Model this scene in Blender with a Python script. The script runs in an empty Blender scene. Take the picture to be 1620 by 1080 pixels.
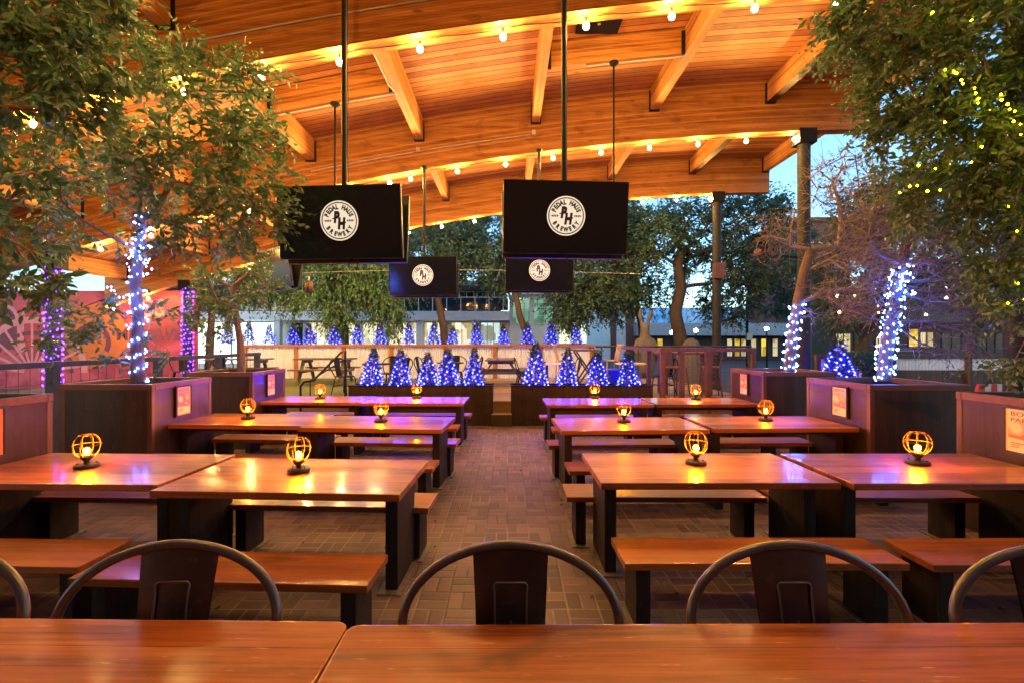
import bpy, bmesh, math, random
import numpy as np
from mathutils import Vector, Matrix, Euler

C = bpy.context.scene.collection
R = math.radians
PI = math.pi

# ---------------------------------------------------------------- camera
FPX, VX, HY, CAMZ = 720.0, 804.0, 540.0, 1.8      # focal length in photo pixels, vanishing point, eye height
cam_d = bpy.data.cameras.new('camera')
cam_d.sensor_width = 36.0
cam_d.lens = FPX / 1620.0 * 36.0
cam_d.shift_x = (810.0 - VX) / 1620.0
cam_d.clip_start = 0.05
cam_d.clip_end = 600.0
cam = bpy.data.objects.new('camera', cam_d)
C.objects.link(cam)
cam.location = (0, 0, CAMZ)
cam.rotation_euler = (R(90), 0, 0)
bpy.context.scene.camera = cam

# ---------------------------------------------------------------- sky, sun, exposure
SUN_EL, SUN_ROT = R(8.0), R(200.0)
world = bpy.data.worlds.new('World')
bpy.context.scene.world = world
world.use_nodes = True
wt = world.node_tree
wt.nodes.clear()
sky = wt.nodes.new('ShaderNodeTexSky')
sky.sky_type = 'NISHITA'
sky.sun_disc = False
sky.sun_elevation = SUN_EL
sky.sun_rotation = SUN_ROT
sky.ozone_density = 3.5
sky.dust_density = 0.6
bg = wt.nodes.new('ShaderNodeBackground')
bg.inputs['Strength'].default_value = 0.12
wo = wt.nodes.new('ShaderNodeOutputWorld')
wt.links.new(sky.outputs[0], bg.inputs[0])
wt.links.new(bg.outputs[0], wo.inputs[0])

sun_d = bpy.data.lights.new('sun', 'SUN')
sun_d.energy = 0.03
sun_d.angle = R(12)
sun_d.color = (1.0, 0.8, 0.65)
sun = bpy.data.objects.new('sun', sun_d)
C.objects.link(sun)
sd = Vector((math.sin(SUN_ROT) * math.cos(SUN_EL), math.cos(SUN_ROT) * math.cos(SUN_EL), math.sin(SUN_EL)))
sun.rotation_euler = sd.to_track_quat('Z', 'Y').to_euler()

sc = bpy.context.scene
sc.view_settings.view_transform = 'Standard'
sc.view_settings.look = 'None'
sc.view_settings.gamma = 1.0
sc.view_settings.exposure = 2.25
sc.cycles.use_denoising = True
sc.cycles.max_bounces = 6
sc.cycles.diffuse_bounces = 3
sc.cycles.glossy_bounces = 3
sc.cycles.transmission_bounces = 3
sc.cycles.sample_clamp_indirect = 4.0
sc.cycles.sample_clamp_direct = 60.0
sc.cycles.use_light_tree = True
sc.cycles.caustics_reflective = False
sc.cycles.caustics_refractive = False


def P(px, py, d):
    """point seen at photo pixel (px, py) at depth d"""
    return Vector(((px - VX) * d / FPX, d, CAMZ + (HY - py) * d / FPX))


# ---------------------------------------------------------------- mesh builder
class MB:
    def __init__(self):
        self.v, self.f, self.m, self.s = [], [], [], []

    def add(self, verts, faces, mi=0, smooth=False):
        o = len(self.v)
        self.v.extend([tuple(p) for p in verts])
        for f in faces:
            self.f.append([i + o for i in f])
            self.m.append(mi)
            self.s.append(smooth)
        return self

    def box(self, x0, x1, y0, y1, z0, z1, mi=0, M=None):
        vs = [Vector((x, y, z)) for z in (z0, z1) for y in (y0, y1) for x in (x0, x1)]
        if M is not None:
            vs = [M @ p for p in vs]
        return self.add(vs, [(0, 2, 3, 1), (4, 5, 7, 6), (0, 1, 5, 4), (2, 6, 7, 3), (0, 4, 6, 2), (1, 3, 7, 5)], mi)

    def bar(self, a, b, w, h, mi=0, up=Vector((0, 0, 1))):
        """box from point a to b, w across, h along up"""
        a, b = Vector(a), Vector(b)
        d = (b - a).normalized()
        if abs(d.dot(up)) > 0.98:
            up = Vector((0, 1, 0))
        s = d.cross(up).normalized()
        u = s.cross(d).normalized()
        vs = []
        for p in (a, b):
            for i, j in ((-1, -1), (1, -1), (1, 1), (-1, 1)):
                vs.append(p + s * (w / 2 * i) + u * (h / 2 * j))
        return self.add(vs, [(0, 1, 2, 3), (7, 6, 5, 4), (0, 4, 5, 1), (1, 5, 6, 2), (2, 6, 7, 3), (3, 7, 4, 0)], mi)

    def tube(self, pts, rad, seg=8, mi=0, cap=True, closed=False):
        pts = [Vector(p) for p in pts]
        n = len(pts)
        rs = rad if isinstance(rad, (list, tuple)) else [rad] * n
        vs, fs = [], []
        prev = None
        for i, p in enumerate(pts):
            if closed:
                t = pts[(i + 1) % n] - pts[i - 1]
            else:
                t = pts[min(i + 1, n - 1)] - pts[max(i - 1, 0)]
            if t.length < 1e-9:
                t = Vector((0, 0, 1))
            t.normalize()
            if prev is None:
                a = Vector((0, 0, 1)) if abs(t.z) < 0.9 else Vector((1, 0, 0))
                u = t.cross(a).normalized()
            else:
                u = (prev - t * prev.dot(t))
                if u.length < 1e-6:
                    u = t.orthogonal()
                u.normalize()
            prev = u
            w = t.cross(u)
            for k in range(seg):
                an = 2 * PI * k / seg
                vs.append(p + (u * math.cos(an) + w * math.sin(an)) * rs[i])
        m = n if closed else n - 1
        for i in range(m):
            for k in range(seg):
                a = i * seg + k
                b = i * seg + (k + 1) % seg
                c = ((i + 1) % n) * seg + (k + 1) % seg
                d = ((i + 1) % n) * seg + k
                fs.append((a, b, c, d))
        self.add(vs, fs, mi, True)
        if cap and not closed:
            self.add(vs[:seg], [tuple(reversed(range(seg)))], mi)
            self.add(vs[-seg:], [tuple(range(seg))], mi)
        return self

    def lathe(self, prof, seg=24, mi=0, c=(0, 0, 0), smooth=True):
        vs, fs = [], []
        for r, z in prof:
            for k in range(seg):
                a = 2 * PI * k / seg
                vs.append((c[0] + r * math.cos(a), c[1] + r * math.sin(a), c[2] + z))
        for i in range(len(prof) - 1):
            for k in range(seg):
                fs.append((i * seg + k, i * seg + (k + 1) % seg, (i + 1) * seg + (k + 1) % seg, (i + 1) * seg + k))
        self.add(vs, fs, mi, smooth)
        return self

    def sphere(self, c, r, seg=8, rings=6, mi=0, sz=1.0):
        prof = [(max(1e-4, r * math.sin(PI * i / rings)), -r * sz * math.cos(PI * i / rings)) for i in range(rings + 1)]
        return self.lathe(prof, seg, mi, c)

    def octa(self, c, r, mi=0):
        x, y, z = c
        vs = [(x + r, y, z), (x - r, y, z), (x, y + r, z), (x, y - r, z), (x, y, z + r), (x, y, z - r)]
        return self.add(vs, [(0, 2, 4), (2, 1, 4), (1, 3, 4), (3, 0, 4), (2, 0, 5), (1, 2, 5), (3, 1, 5), (0, 3, 5)], mi)

    def mesh(self, name, mats):
        me = bpy.data.meshes.new(name)
        me.from_pydata(self.v, [], self.f)
        if not isinstance(mats, (list, tuple)):
            mats = [mats]
        for m in mats:
            me.materials.append(m)
        me.polygons.foreach_set('material_index', self.m)
        me.polygons.foreach_set('use_smooth', self.s)
        me.update()
        return me

    def build(self, name, mats, parent=None, bevel=0.0, segs=2, loc=None):
        me = self.mesh(name, mats)
        if bevel > 0:
            bm = bmesh.new()
            bm.from_mesh(me)
            bmesh.ops.bevel(bm, geom=[e for e in bm.edges if len(e.link_faces) == 2 and e.calc_face_angle(0) > 0.6],
                            offset=bevel, segments=segs, affect='EDGES', profile=0.6, clamp_overlap=True)
            bm.to_mesh(me)
            bm.free()
        o = bpy.data.objects.new(name, me)
        C.objects.link(o)
        if parent is not None:
            o.parent = parent
        if loc is not None:
            o.location = loc
        return o


def tag(o, label=None, cat=None, group=None, kind=None):
    if label:
        o['label'] = label
    if cat:
        o['category'] = cat
    if group:
        o['group'] = group
    if kind:
        o['kind'] = kind
    return o


def thing(name, label, cat, loc=(0, 0, 0), rz=0.0, group=None):
    o = bpy.data.objects.new(name, None)
    o.empty_display_size = 0.1
    C.objects.link(o)
    o.location = loc
    o.rotation_euler = (0, 0, rz)
    return tag(o, label, cat, group)


def struct(o):
    return tag(o, kind='structure')


def dup(root, loc, rz=0.0, label=None, group=None, scale=None):
    def cp(o, par):
        c = o.copy()
        C.objects.link(c)
        c.parent = par
        for ch in list(o.children):
            cp(ch, c)
        return c
    r = root.copy()
    C.objects.link(r)
    for ch in list(root.children):
        cp(ch, r)
    r.location = loc
    r.rotation_euler = (0, 0, rz)
    if scale:
        r.scale = (scale,) * 3 if not isinstance(scale, (tuple, list)) else scale
    return tag(r, label, None, group)


def text_mesh(body, size, extrude=0.002, bold=0.0, align='CENTER'):
    cu = bpy.data.curves.new('txt', 'FONT')
    cu.body = body
    cu.size = size
    cu.extrude = extrude
    cu.offset = bold
    cu.align_x = align
    cu.align_y = 'CENTER'
    cu.resolution_u = 3
    o = bpy.data.objects.new('txt', cu)
    C.objects.link(o)
    bpy.context.view_layer.update()
    me = bpy.data.meshes.new_from_object(o)
    bpy.data.objects.remove(o)
    vs = [v.co.copy() for v in me.vertices]
    fs = [tuple(p.vertices) for p in me.polygons]
    bpy.data.meshes.remove(me)
    return vs, fs


# ---------------------------------------------------------------- materials
def new_mat(name):
    m = bpy.data.materials.new(name)
    m.use_nodes = True
    nt = m.node_tree
    b = nt.nodes['Principled BSDF']
    return m, nt, b


def N(nt, t, **kw):
    n = nt.nodes.new(t)
    for k, v in kw.items():
        setattr(n, k, v)
    return n


def L(nt, a, b):
    nt.links.new(a, b)


def mth(nt, op, a, b=None, c=None):
    n = nt.nodes.new('ShaderNodeMath')
    n.operation = op
    for i, x in enumerate((a, b, c)):
        if x is None:
            continue
        if isinstance(x, (int, float)):
            n.inputs[i].default_value = x
        else:
            nt.links.new(x, n.inputs[i])
    return n.outputs[0]


def ramp(nt, fac, stops):
    n = nt.nodes.new('ShaderNodeValToRGB')
    cr = n.color_ramp
    while len(cr.elements) < len(stops):
        cr.elements.new(0.5)
    for e, (p, col) in zip(cr.elements, stops):
        e.position = p
        e.color = (*col, 1) if len(col) == 3 else col
    nt.links.new(fac, n.inputs[0])
    return n.outputs[0]


def mix(nt, fac, a, b, mode='MIX'):
    n = nt.nodes.new('ShaderNodeMix')
    n.data_type = 'RGBA'
    n.blend_type = mode
    for sock, x in ((n.inputs[0], fac), (n.inputs[6], a), (n.inputs[7], b)):
        if isinstance(x, (int, float)):
            sock.default_value = x
        elif isinstance(x, tuple):
            sock.default_value = (*x, 1)
        else:
            nt.links.new(x, sock)
    return n.outputs[2]


def coords(nt, scale=(1, 1, 1), rand=True, world=False):
    if world:
        src = N(nt, 'ShaderNodeNewGeometry').outputs['Position']
    else:
        src = N(nt, 'ShaderNodeTexCoord').outputs['Object']
    if rand:
        oi = N(nt, 'ShaderNodeObjectInfo')
        k = mth(nt, 'MULTIPLY', oi.outputs['Random'], 37.0)
        va = N(nt, 'ShaderNodeVectorMath', operation='ADD')
        L(nt, src, va.inputs[0])
        L(nt, k, va.inputs[1])
        src = va.outputs[0]
    mp = N(nt, 'ShaderNodeMapping')
    mp.inputs['Scale'].default_value = scale
    L(nt, src, mp.inputs[0])
    return mp.outputs[0]


def noise(nt, vec, scale, detail=6, rough=0.6, dist=0.0):
    n = N(nt, 'ShaderNodeTexNoise')
    n.inputs['Scale'].default_value = scale
    n.inputs['Detail'].default_value = detail
    n.inputs['Roughness'].default_value = rough
    n.inputs['Distortion'].default_value = dist
    L(nt, vec, n.inputs['Vector'])
    return n.outputs['Fac']


def bump(nt, b, h, strength=0.3, dist=0.01):
    n = N(nt, 'ShaderNodeBump')
    n.inputs['Strength'].default_value = strength
    n.inputs['Distance'].default_value = dist
    L(nt, h, n.inputs['Height'])
    L(nt, n.outputs[0], b.inputs['Normal'])


def simple(name, col, rough=0.5, metal=0.0, var=0.15, scale=6.0, bmp=0.0, coat=0.0, spec=0.5):
    m, nt, b = new_mat(name)
    b.inputs['Specular IOR Level'].default_value = spec
    v = coords(nt)
    n = noise(nt, v, scale, 5)
    lo = tuple(c * (1 - var) for c in col)
    hi = tuple(min(1, c * (1 + var)) for c in col)
    L(nt, ramp(nt, n, [(0.3, lo), (0.7, hi)]), b.inputs['Base Color'])
    rr = mth(nt, 'ADD', mth(nt, 'MULTIPLY', n, 0.25), rough - 0.12)
    L(nt, rr, b.inputs['Roughness'])
    b.inputs['Metallic'].default_value = metal
    b.inputs['Coat Weight'].default_value = coat
    if bmp:
        bump(nt, b, n, bmp, 0.01)
    return m


def emit(name, col, strength):
    m, nt, b = new_mat(name)
    b.inputs['Base Color'].default_value = (*[c * 0.5 for c in col], 1)
    b.inputs['Emission Color'].default_value = (*col, 1)
    b.inputs['Emission Strength'].default_value = strength
    return m


def wood(name, cols, axis='x', rough=0.5, fine=60.0, board=None, board_axis='z', spec=0.5, coat=0.0, bmp=0.15,
         groove=0.06, world=False, knots=False, wear=None, arch=False, stain=0.0, bvar=0.22):
    """grain stretched along axis; optional boards with a dark groove across board_axis"""
    m, nt, b = new_mat(name)
    base = {'x': (0.035, 1, 1), 'y': (1, 0.035, 1), 'z': (1, 1, 0.035)}[axis]
    v = coords(nt, base, world=world)
    n1 = noise(nt, v, fine * 0.5, 8, 0.7, 0.5)
    n2 = noise(nt, coords(nt, tuple(s if s < 1 else 1 for s in base), world=world), fine * 3.0, 3, 0.6)
    n3 = noise(nt, coords(nt, (1, 1, 1), world=world), 1.7, 3)
    f = mth(nt, 'ADD', mth(nt, 'MULTIPLY', n1, 0.55), mth(nt, 'ADD', mth(nt, 'MULTIPLY', n2, 0.3), mth(nt, 'MULTIPLY', n3, 0.15)))
    h = f
    if board:
        src = N(nt, 'ShaderNodeNewGeometry').outputs['Position'] if world else N(nt, 'ShaderNodeTexCoord').outputs['Object']
        sx = N(nt, 'ShaderNodeSeparateXYZ')
        L(nt, src, sx.inputs[0])
        q = sx.outputs['xyz'.index(board_axis)]
        if arch:      # laminations follow the curve of the glulam
            xx = sx.outputs[0]
            q = mth(nt, 'SUBTRACT', q, mth(nt, 'ADD', mth(nt, 'MULTIPLY', xx, 0.1376), mth(nt, 'MULTIPLY', mth(nt, 'MULTIPLY', xx, xx), -0.00682)))
            q = mth(nt, 'ADD', q, 0.017 - 6.5)
        q = mth(nt, 'DIVIDE', q, board)
        fl = mth(nt, 'FLOOR', q)
        wn = N(nt, 'ShaderNodeTexWhiteNoise', noise_dimensions='1D')
        oi = N(nt, 'ShaderNodeObjectInfo')
        L(nt, mth(nt, 'ADD', fl, mth(nt, 'MULTIPLY', oi.outputs['Random'], 91.0)), wn.inputs['W'])
        f = mth(nt, 'ADD', f, mth(nt, 'MULTIPLY', mth(nt, 'SUBTRACT', wn.outputs['Value'], 0.5), bvar))
        fr = mth(nt, 'FRACT', q)
        g = mth(nt, 'LESS_THAN', mth(nt, 'ABSOLUTE', mth(nt, 'SUBTRACT', fr, 0.5)), 0.5 - groove / 2)
    col = ramp(nt, f, [(0.34, cols[0]), (0.5, cols[1]), (0.66, cols[2])])
    if knots:
        vo = N(nt, 'ShaderNodeTexVoronoi')
        vo.inputs['Scale'].default_value = 1.0
        L(nt, coords(nt, {'x': (0.9, 2.6, 2.6), 'y': (2.6, 0.9, 2.6), 'z': (2.6, 2.6, 0.9)}[axis], world=world), vo.inputs['Vector'])
        kn = ramp(nt, vo.outputs['Distance'], [(0.05, (1, 1, 1)), (0.10, (0, 0, 0))])
        col = mix(nt, mth(nt, 'MULTIPLY', kn, 0.6), col, tuple(c * 0.35 for c in cols[0]))
    if board:
        col = mix(nt, g, tuple(c * 0.22 for c in cols[0]), col)
        h = mth(nt, 'ADD', mth(nt, 'MULTIPLY', f, 0.25), g)
    if wear:
        w = noise(nt, coords(nt, {'x': (0.35, 1, 1), 'y': (1, 0.35, 1), 'z': (1, 1, 0.35)}[axis], world=world), 2.3, 10, 0.75)
        wf = ramp(nt, w, [(0.52, (0, 0, 0)), (0.72, (1, 1, 1))])
        col = mix(nt, mth(nt, 'MULTIPLY', wf, 0.45), col, wear)
        sp = noise(nt, coords(nt, {'x': (0.12, 1, 1), 'y': (1, 0.12, 1), 'z': (1, 1, 0.12)}[axis], world=world), 90, 2)
        sf = ramp(nt, sp, [(0.68, (0, 0, 0)), (0.74, (1, 1, 1))])
        col = mix(nt, mth(nt, 'MULTIPLY', sf, 0.35), col, tuple(min(1, c * 2.2) for c in wear))
    if stain:
        s1 = noise(nt, coords(nt, (0.5, 1, 1), world=world), 3.1, 3, 0.5, 0.8)
        s2 = ramp(nt, s1, [(0.62, (0, 0, 0)), (0.68, (1, 1, 1))])
        col = mix(nt, mth(nt, 'MULTIPLY', s2, stain), col, tuple(c * 0.25 for c in cols[0]))
    L(nt, col, b.inputs['Base Color'])
    rr = mth(nt, 'ADD', mth(nt, 'MULTIPLY', noise(nt, coords(nt, (0.5, 1, 1), world=world), 5.0, 8, 0.7), 0.35), rough - 0.17)
    L(nt, rr, b.inputs['Roughness'])
    b.inputs['Specular IOR Level'].default_value = spec
    b.inputs['Coat Weight'].default_value = coat
    if coat:
        cr = noise(nt, coords(nt, tuple(0.25 if q < 1 else 1 for q in base), world=world), 6.0, 8, 0.75)
        L(nt, mth(nt, 'MAXIMUM', 0.05, mth(nt, 'MULTIPLY', mth(nt, 'SUBTRACT', cr, 0.36), 0.9)), b.inputs['Coat Roughness'])
    bump(nt, b, h, bmp, 0.006)
    return m


M = {}
GL = ((0.25, 0.082, 0.016), (0.46, 0.19, 0.045), (0.62, 0.29, 0.085))
M['beam'] = wood('glulam_beam_wood', ((0.17, 0.052, 0.009), (0.34, 0.13, 0.028), (0.50, 0.22, 0.06)), 'x', 0.55, 18, board=0.042, board_axis='z', groove=0.06, bmp=0.1, knots=True, arch=True, bvar=0.2, stain=0.3, spec=0.3)
M['purlin'] = wood('glulam_purlin_wood', GL, 'y', 0.55, 18, board=0.042, board_axis='z', groove=0.05, bmp=0.1, bvar=0.2, spec=0.3)
M['ceil'] = wood('ceiling_plank_wood', ((0.27, 0.09, 0.018), (0.46, 0.185, 0.044), (0.60, 0.275, 0.08)), 'x', 0.5, 16,
                 board=0.185, board_axis='y', groove=0.11, bmp=0.4, knots=True, bvar=0.26, spec=0.3)
TT = ((0.115, 0.024, 0.004), (0.29, 0.070, 0.011), (0.45, 0.135, 0.026))
M['table'] = wood('varnished_table_wood', TT, 'x', 0.42, 24, board=0.18, board_axis='y', groove=0.028, coat=0.55, bmp=0.2,
                  wear=(0.46, 0.17, 0.05), stain=0.4, spec=0.25, bvar=0.28)
M['bench'] = wood('varnished_bench_wood', tuple(tuple(c * 0.92 for c in t) for t in TT), 'x', 0.42, 24, board=0.36, board_axis='y', groove=0.0,
                  coat=0.5, bmp=0.2, wear=(0.38, 0.14, 0.045), stain=0.45, spec=0.25)
M['bar'] = wood('worn_bar_table_wood', ((0.13, 0.027, 0.004), (0.37, 0.088, 0.012), (0.56, 0.165, 0.028)), 'x', 0.46, 30, board=0.15,
                board_axis='y', groove=0.012, coat=0.22, bmp=0.25, wear=(0.48, 0.19, 0.065), stain=0.5, spec=0.25, bvar=0.24)
M['leg'] = wood('dark_stained_leg_wood', ((0.010, 0.006, 0.004), (0.024, 0.014, 0.008), (0.045, 0.028, 0.016)), 'z', 0.6, 24, bmp=0.2,
                wear=(0.055, 0.035, 0.022), spec=0.25, stain=0.4)
M['trim'] = wood('planter_trim_wood', ((0.06, 0.018, 0.006), (0.12, 0.04, 0.013), (0.19, 0.068, 0.024)), 'x', 0.45, 24, bmp=0.1, coat=0.1)
M['trimz'] = wood('planter_post_wood', ((0.05, 0.016, 0.006), (0.10, 0.035, 0.012), (0.17, 0.062, 0.022)), 'z', 0.45, 24, bmp=0.1, coat=0.1)
M['panel'] = wood('planter_panel_plywood', ((0.018, 0.009, 0.006), (0.040, 0.019, 0.011), (0.068, 0.032, 0.018)), 'z', 0.42, 12, bmp=0.15,
                  coat=0.4, wear=(0.10, 0.055, 0.04), spec=0.3, stain=0.5)
M['deckw'] = wood('deck_board_wood', ((0.12, 0.07, 0.035), (0.2, 0.125, 0.07), (0.28, 0.18, 0.10)), 'x', 0.6, 24, board=0.14, board_axis='y', groove=0.07)
M['cap'] = wood('wall_cap_timber', ((0.26, 0.085, 0.025), (0.38, 0.14, 0.045), (0.46, 0.19, 0.07)), 'x', 0.5, 24)
M['picnic'] = wood('grey_picnic_timber', ((0.06, 0.045, 0.035), (0.10, 0.075, 0.055), (0.15, 0.11, 0.08)), 'x', 0.6, 24)
M['fencew'] = wood('brown_fence_boards', ((0.05, 0.025, 0.014), (0.09, 0.042, 0.022), (0.13, 0.06, 0.03)), 'z', 0.6, 20, board=0.14, board_axis='x', groove=0.06)
M['black'] = simple('black_painted_metal', (0.008, 0.008, 0.009), 0.55, 0.0, 0.4, 12, spec=0.2)
M['column'] = simple('dark_column_steel', (0.022, 0.020, 0.021), 0.55, 0.0, 0.3, 5, spec=0.25)
M['rail'] = simple('dark_railing_paint', (0.035, 0.035, 0.05), 0.5, 0.1, 0.3, 8)
M['mullion'] = simple('white_window_frame', (0.6, 0.62, 0.62), 0.5)
M['rust'] = simple('rust_brown_gate_steel', (0.11, 0.042, 0.032), 0.6, 0.1, 0.35, 14)
M['plate'] = simple('grey_foot_plate_steel', (0.16, 0.13, 0.11), 0.6, 0.5, 0.35, 20)
M['conduit'] = simple('grey_conduit_steel', (0.45, 0.42, 0.38), 0.4, 0.7, 0.1)
M['tvblack'] = simple('tv_black_plastic', (0.012, 0.012, 0.013), 0.35, 0.0, 0.2)
M['tvrear'] = simple('tv_rear_grey_plastic', (0.12, 0.11, 0.11), 0.45, 0.0, 0.2)
M['bark'] = wood('brown_bark', ((0.09, 0.055, 0.035), (0.16, 0.10, 0.065), (0.24, 0.16, 0.105)), 'z', 0.85, 40, bmp=0.6)
M['barkred'] = wood('reddish_bare_bark', ((0.06, 0.036, 0.022), (0.12, 0.073, 0.046), (0.19, 0.125, 0.085)), 'z', 0.8, 40, bmp=0.5)
M['barkdark'] = wood('dark_tree_bark', ((0.03, 0.02, 0.014), (0.06, 0.04, 0.028), (0.10, 0.07, 0.05)), 'z', 0.85, 30, bmp=0.6)
M['twig'] = simple('lit_pale_twig', (0.20, 0.15, 0.12), 0.8, 0, 0.3, 20)  # paler than the trunk bark to imitate twigs caught by the fairy lights
M['soil'] = simple('dark_soil', (0.035, 0.04, 0.05), 0.9, 0, 0.5, 30, 0.8)
M['white'] = simple('white_plaster', (0.62, 0.66, 0.66), 0.7, 0, 0.06, 2)
M['stone'] = simple('grey_carved_stone', (0.13, 0.115, 0.10), 0.85, 0, 0.25, 9, 0.6)
M['brick'] = simple('red_brick', (0.13, 0.05, 0.038), 0.8, 0, 0.3, 6)
M['greyroof'] = simple('grey_roof_metal', (0.3, 0.31, 0.33), 0.6, 0, 0.1)
M['darkwall'] = simple('dark_shop_wall', (0.05, 0.035, 0.032), 0.7, 0, 0.3)
M['asphalt'] = simple('asphalt', (0.05, 0.05, 0.052), 0.85, 0, 0.3, 20, 0.2)
M['palewood'] = simple('pale_slat_wood', (0.5, 0.33, 0.18), 0.5, 0, 0.2)
M['bluebin'] = simple('blue_plastic', (0.03, 0.06, 0.35), 0.4)
M['redp'] = simple('red_barrier_paint', (0.55, 0.03, 0.02), 0.4)
M['whitep'] = simple('white_barrier_paint', (0.75, 0.6, 0.45), 0.4)
M['corr'] = simple('white_corrugated_steel', (0.76, 0.80, 0.85), 0.4, 0.1, 0.06, 3)
M['paper'] = simple('cream_poster_paper', (0.78, 0.60, 0.42), 0.35, 0, 0.05)
M['pred'] = simple('red_poster_ink', (0.52, 0.15, 0.12), 0.4)
M['pbrown'] = simple('brown_poster_ink', (0.16, 0.08, 0.09), 0.4)
M['pyellow'] = simple('yellow_poster_ink', (0.75, 0.45, 0.15), 0.4)
M['ppink'] = simple('pink_poster_ink', (0.70, 0.32, 0.28), 0.4)
M['frame'] = simple('black_poster_frame', (0.02, 0.016, 0.015), 0.4)
M['socket'] = simple('black_lamp_socket', (0.02, 0.018, 0.016), 0.5)
M['brass'] = simple('gold_cage_wire', (0.16, 0.095, 0.03), 0.45, 0.3, 0.1)
M['lampbase'] = simple('dark_lamp_base', (0.05, 0.028, 0.018), 0.5, 0.1, 0.4, 40)
M['wire'] = simple('black_cable', (0.015, 0.013, 0.012), 0.6)
M['bulb'] = emit('string_bulb_glow', (1.0, 0.57, 0.155), 455.0)
M['bulbfar'] = emit('orange_street_bulb_glow', (1.0, 0.45, 0.12), 7.000)
M['lampbulb'] = emit('amber_lamp_glow', (1.0, 0.27, 0.002), 330.0)
M['ledblue'] = emit('blue_white_led', (0.011, 0.013, 1.0), 44.0)
M['ledpurple'] = emit('purple_led', (0.07, 0.010, 1.0), 14.0)
M['ledwhite'] = emit('cool_white_led', (0.06, 0.15, 1.0), 34.0)
M['ledyellow'] = emit('yellow_green_led', (1.0, 0.74, 0.006), 16.0)
M['streetglow'] = emit('street_lamp_glow', (0.75, 1.0, 0.85), 24.000)
M['shopwhite'] = emit('bright_shop_window', (0.75, 1.0, 0.95), 1.200)
M['winwarm'] = emit('warm_lit_window', (1.0, 0.80, 0.42), 0.16)
M['winyellow'] = emit('yellow_lit_window', (1.0, 0.66, 0.06), 0.22)
M['shopwarm'] = emit('warm_shop_window', (1.0, 0.95, 0.62), 0.30)
M['tentglow'] = emit('dim_white_tent_glow', (0.7, 0.95, 0.95), 0.22)
M['wingreen'] = emit('green_lit_window', (0.25, 0.60, 0.42), 0.140)
M['blueglow'] = emit('blue_window_and_sky_glow', (0.10, 0.35, 0.75), 0.180)


def glassmat():
    m, nt, b = new_mat('dark_window_glass')
    b.inputs['Base Color'].default_value = (0.015, 0.03, 0.04, 1)
    b.inputs['Roughness'].default_value = 0.06
    return m


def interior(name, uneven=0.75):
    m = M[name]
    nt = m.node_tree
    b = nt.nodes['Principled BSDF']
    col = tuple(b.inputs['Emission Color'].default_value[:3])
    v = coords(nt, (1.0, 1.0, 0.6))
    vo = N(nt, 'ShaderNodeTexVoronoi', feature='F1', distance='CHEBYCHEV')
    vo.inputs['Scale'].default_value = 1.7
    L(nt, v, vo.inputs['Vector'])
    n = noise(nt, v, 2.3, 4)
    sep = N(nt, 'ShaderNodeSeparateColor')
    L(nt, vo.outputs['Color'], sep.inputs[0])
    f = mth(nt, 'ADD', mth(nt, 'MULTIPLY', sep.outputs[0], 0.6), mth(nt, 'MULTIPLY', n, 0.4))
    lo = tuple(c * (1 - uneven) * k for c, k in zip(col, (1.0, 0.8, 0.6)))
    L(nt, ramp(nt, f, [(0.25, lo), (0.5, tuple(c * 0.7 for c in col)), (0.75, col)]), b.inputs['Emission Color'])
    b.inputs['Roughness'].default_value = 0.1


for nm in ('winwarm', 'winyellow', 'shopwarm', 'tentglow', 'wingreen', 'blueglow'):
    interior(nm)
interior('shopwhite', 0.4)
M['glass'] = glassmat()


def leafmat(name, cols, rough=0.45, trans=0.3):
    m, nt, b = new_mat(name)
    g = N(nt, 'ShaderNodeNewGeometry')
    c = ramp(nt, g.outputs['Random Per Island'], [(0.0, cols[0]), (0.55, cols[1]), (1.0, cols[2])])
    L(nt, c, b.inputs['Base Color'])
    b.inputs['Roughness'].default_value = rough
    tr = N(nt, 'ShaderNodeBsdfTranslucent')
    L(nt, c, tr.inputs['Color'])
    mx = N(nt, 'ShaderNodeMixShader')
    mx.inputs[0].default_value = trans
    L(nt, b.outputs[0], mx.inputs[1])
    L(nt, tr.outputs[0], mx.inputs[2])
    out = nt.nodes['Material Output']
    L(nt, mx.outputs[0], out.inputs['Surface'])
    return m


M['leaf'] = leafmat('ficus_leaf', ((0.05, 0.125, 0.04), (0.095, 0.20, 0.07), (0.23, 0.31, 0.17)), 0.36)
M['leafdry'] = leafmat('dry_olive_leaf', ((0.07, 0.07, 0.022), (0.10, 0.09, 0.03), (0.16, 0.11, 0.05)))
M['leafbright'] = leafmat('bright_weeping_leaf', ((0.05, 0.14, 0.045), (0.08, 0.20, 0.065), (0.12, 0.26, 0.10)))
M['leafdark'] = leafmat('dark_oak_leaf', ((0.025, 0.075, 0.05), (0.045, 0.12, 0.07), (0.075, 0.16, 0.09)))
M['needle'] = leafmat('fir_needle', ((0.03, 0.06, 0.06), (0.045, 0.085, 0.09), (0.07, 0.11, 0.13)), 0.6, 0.2)


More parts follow.
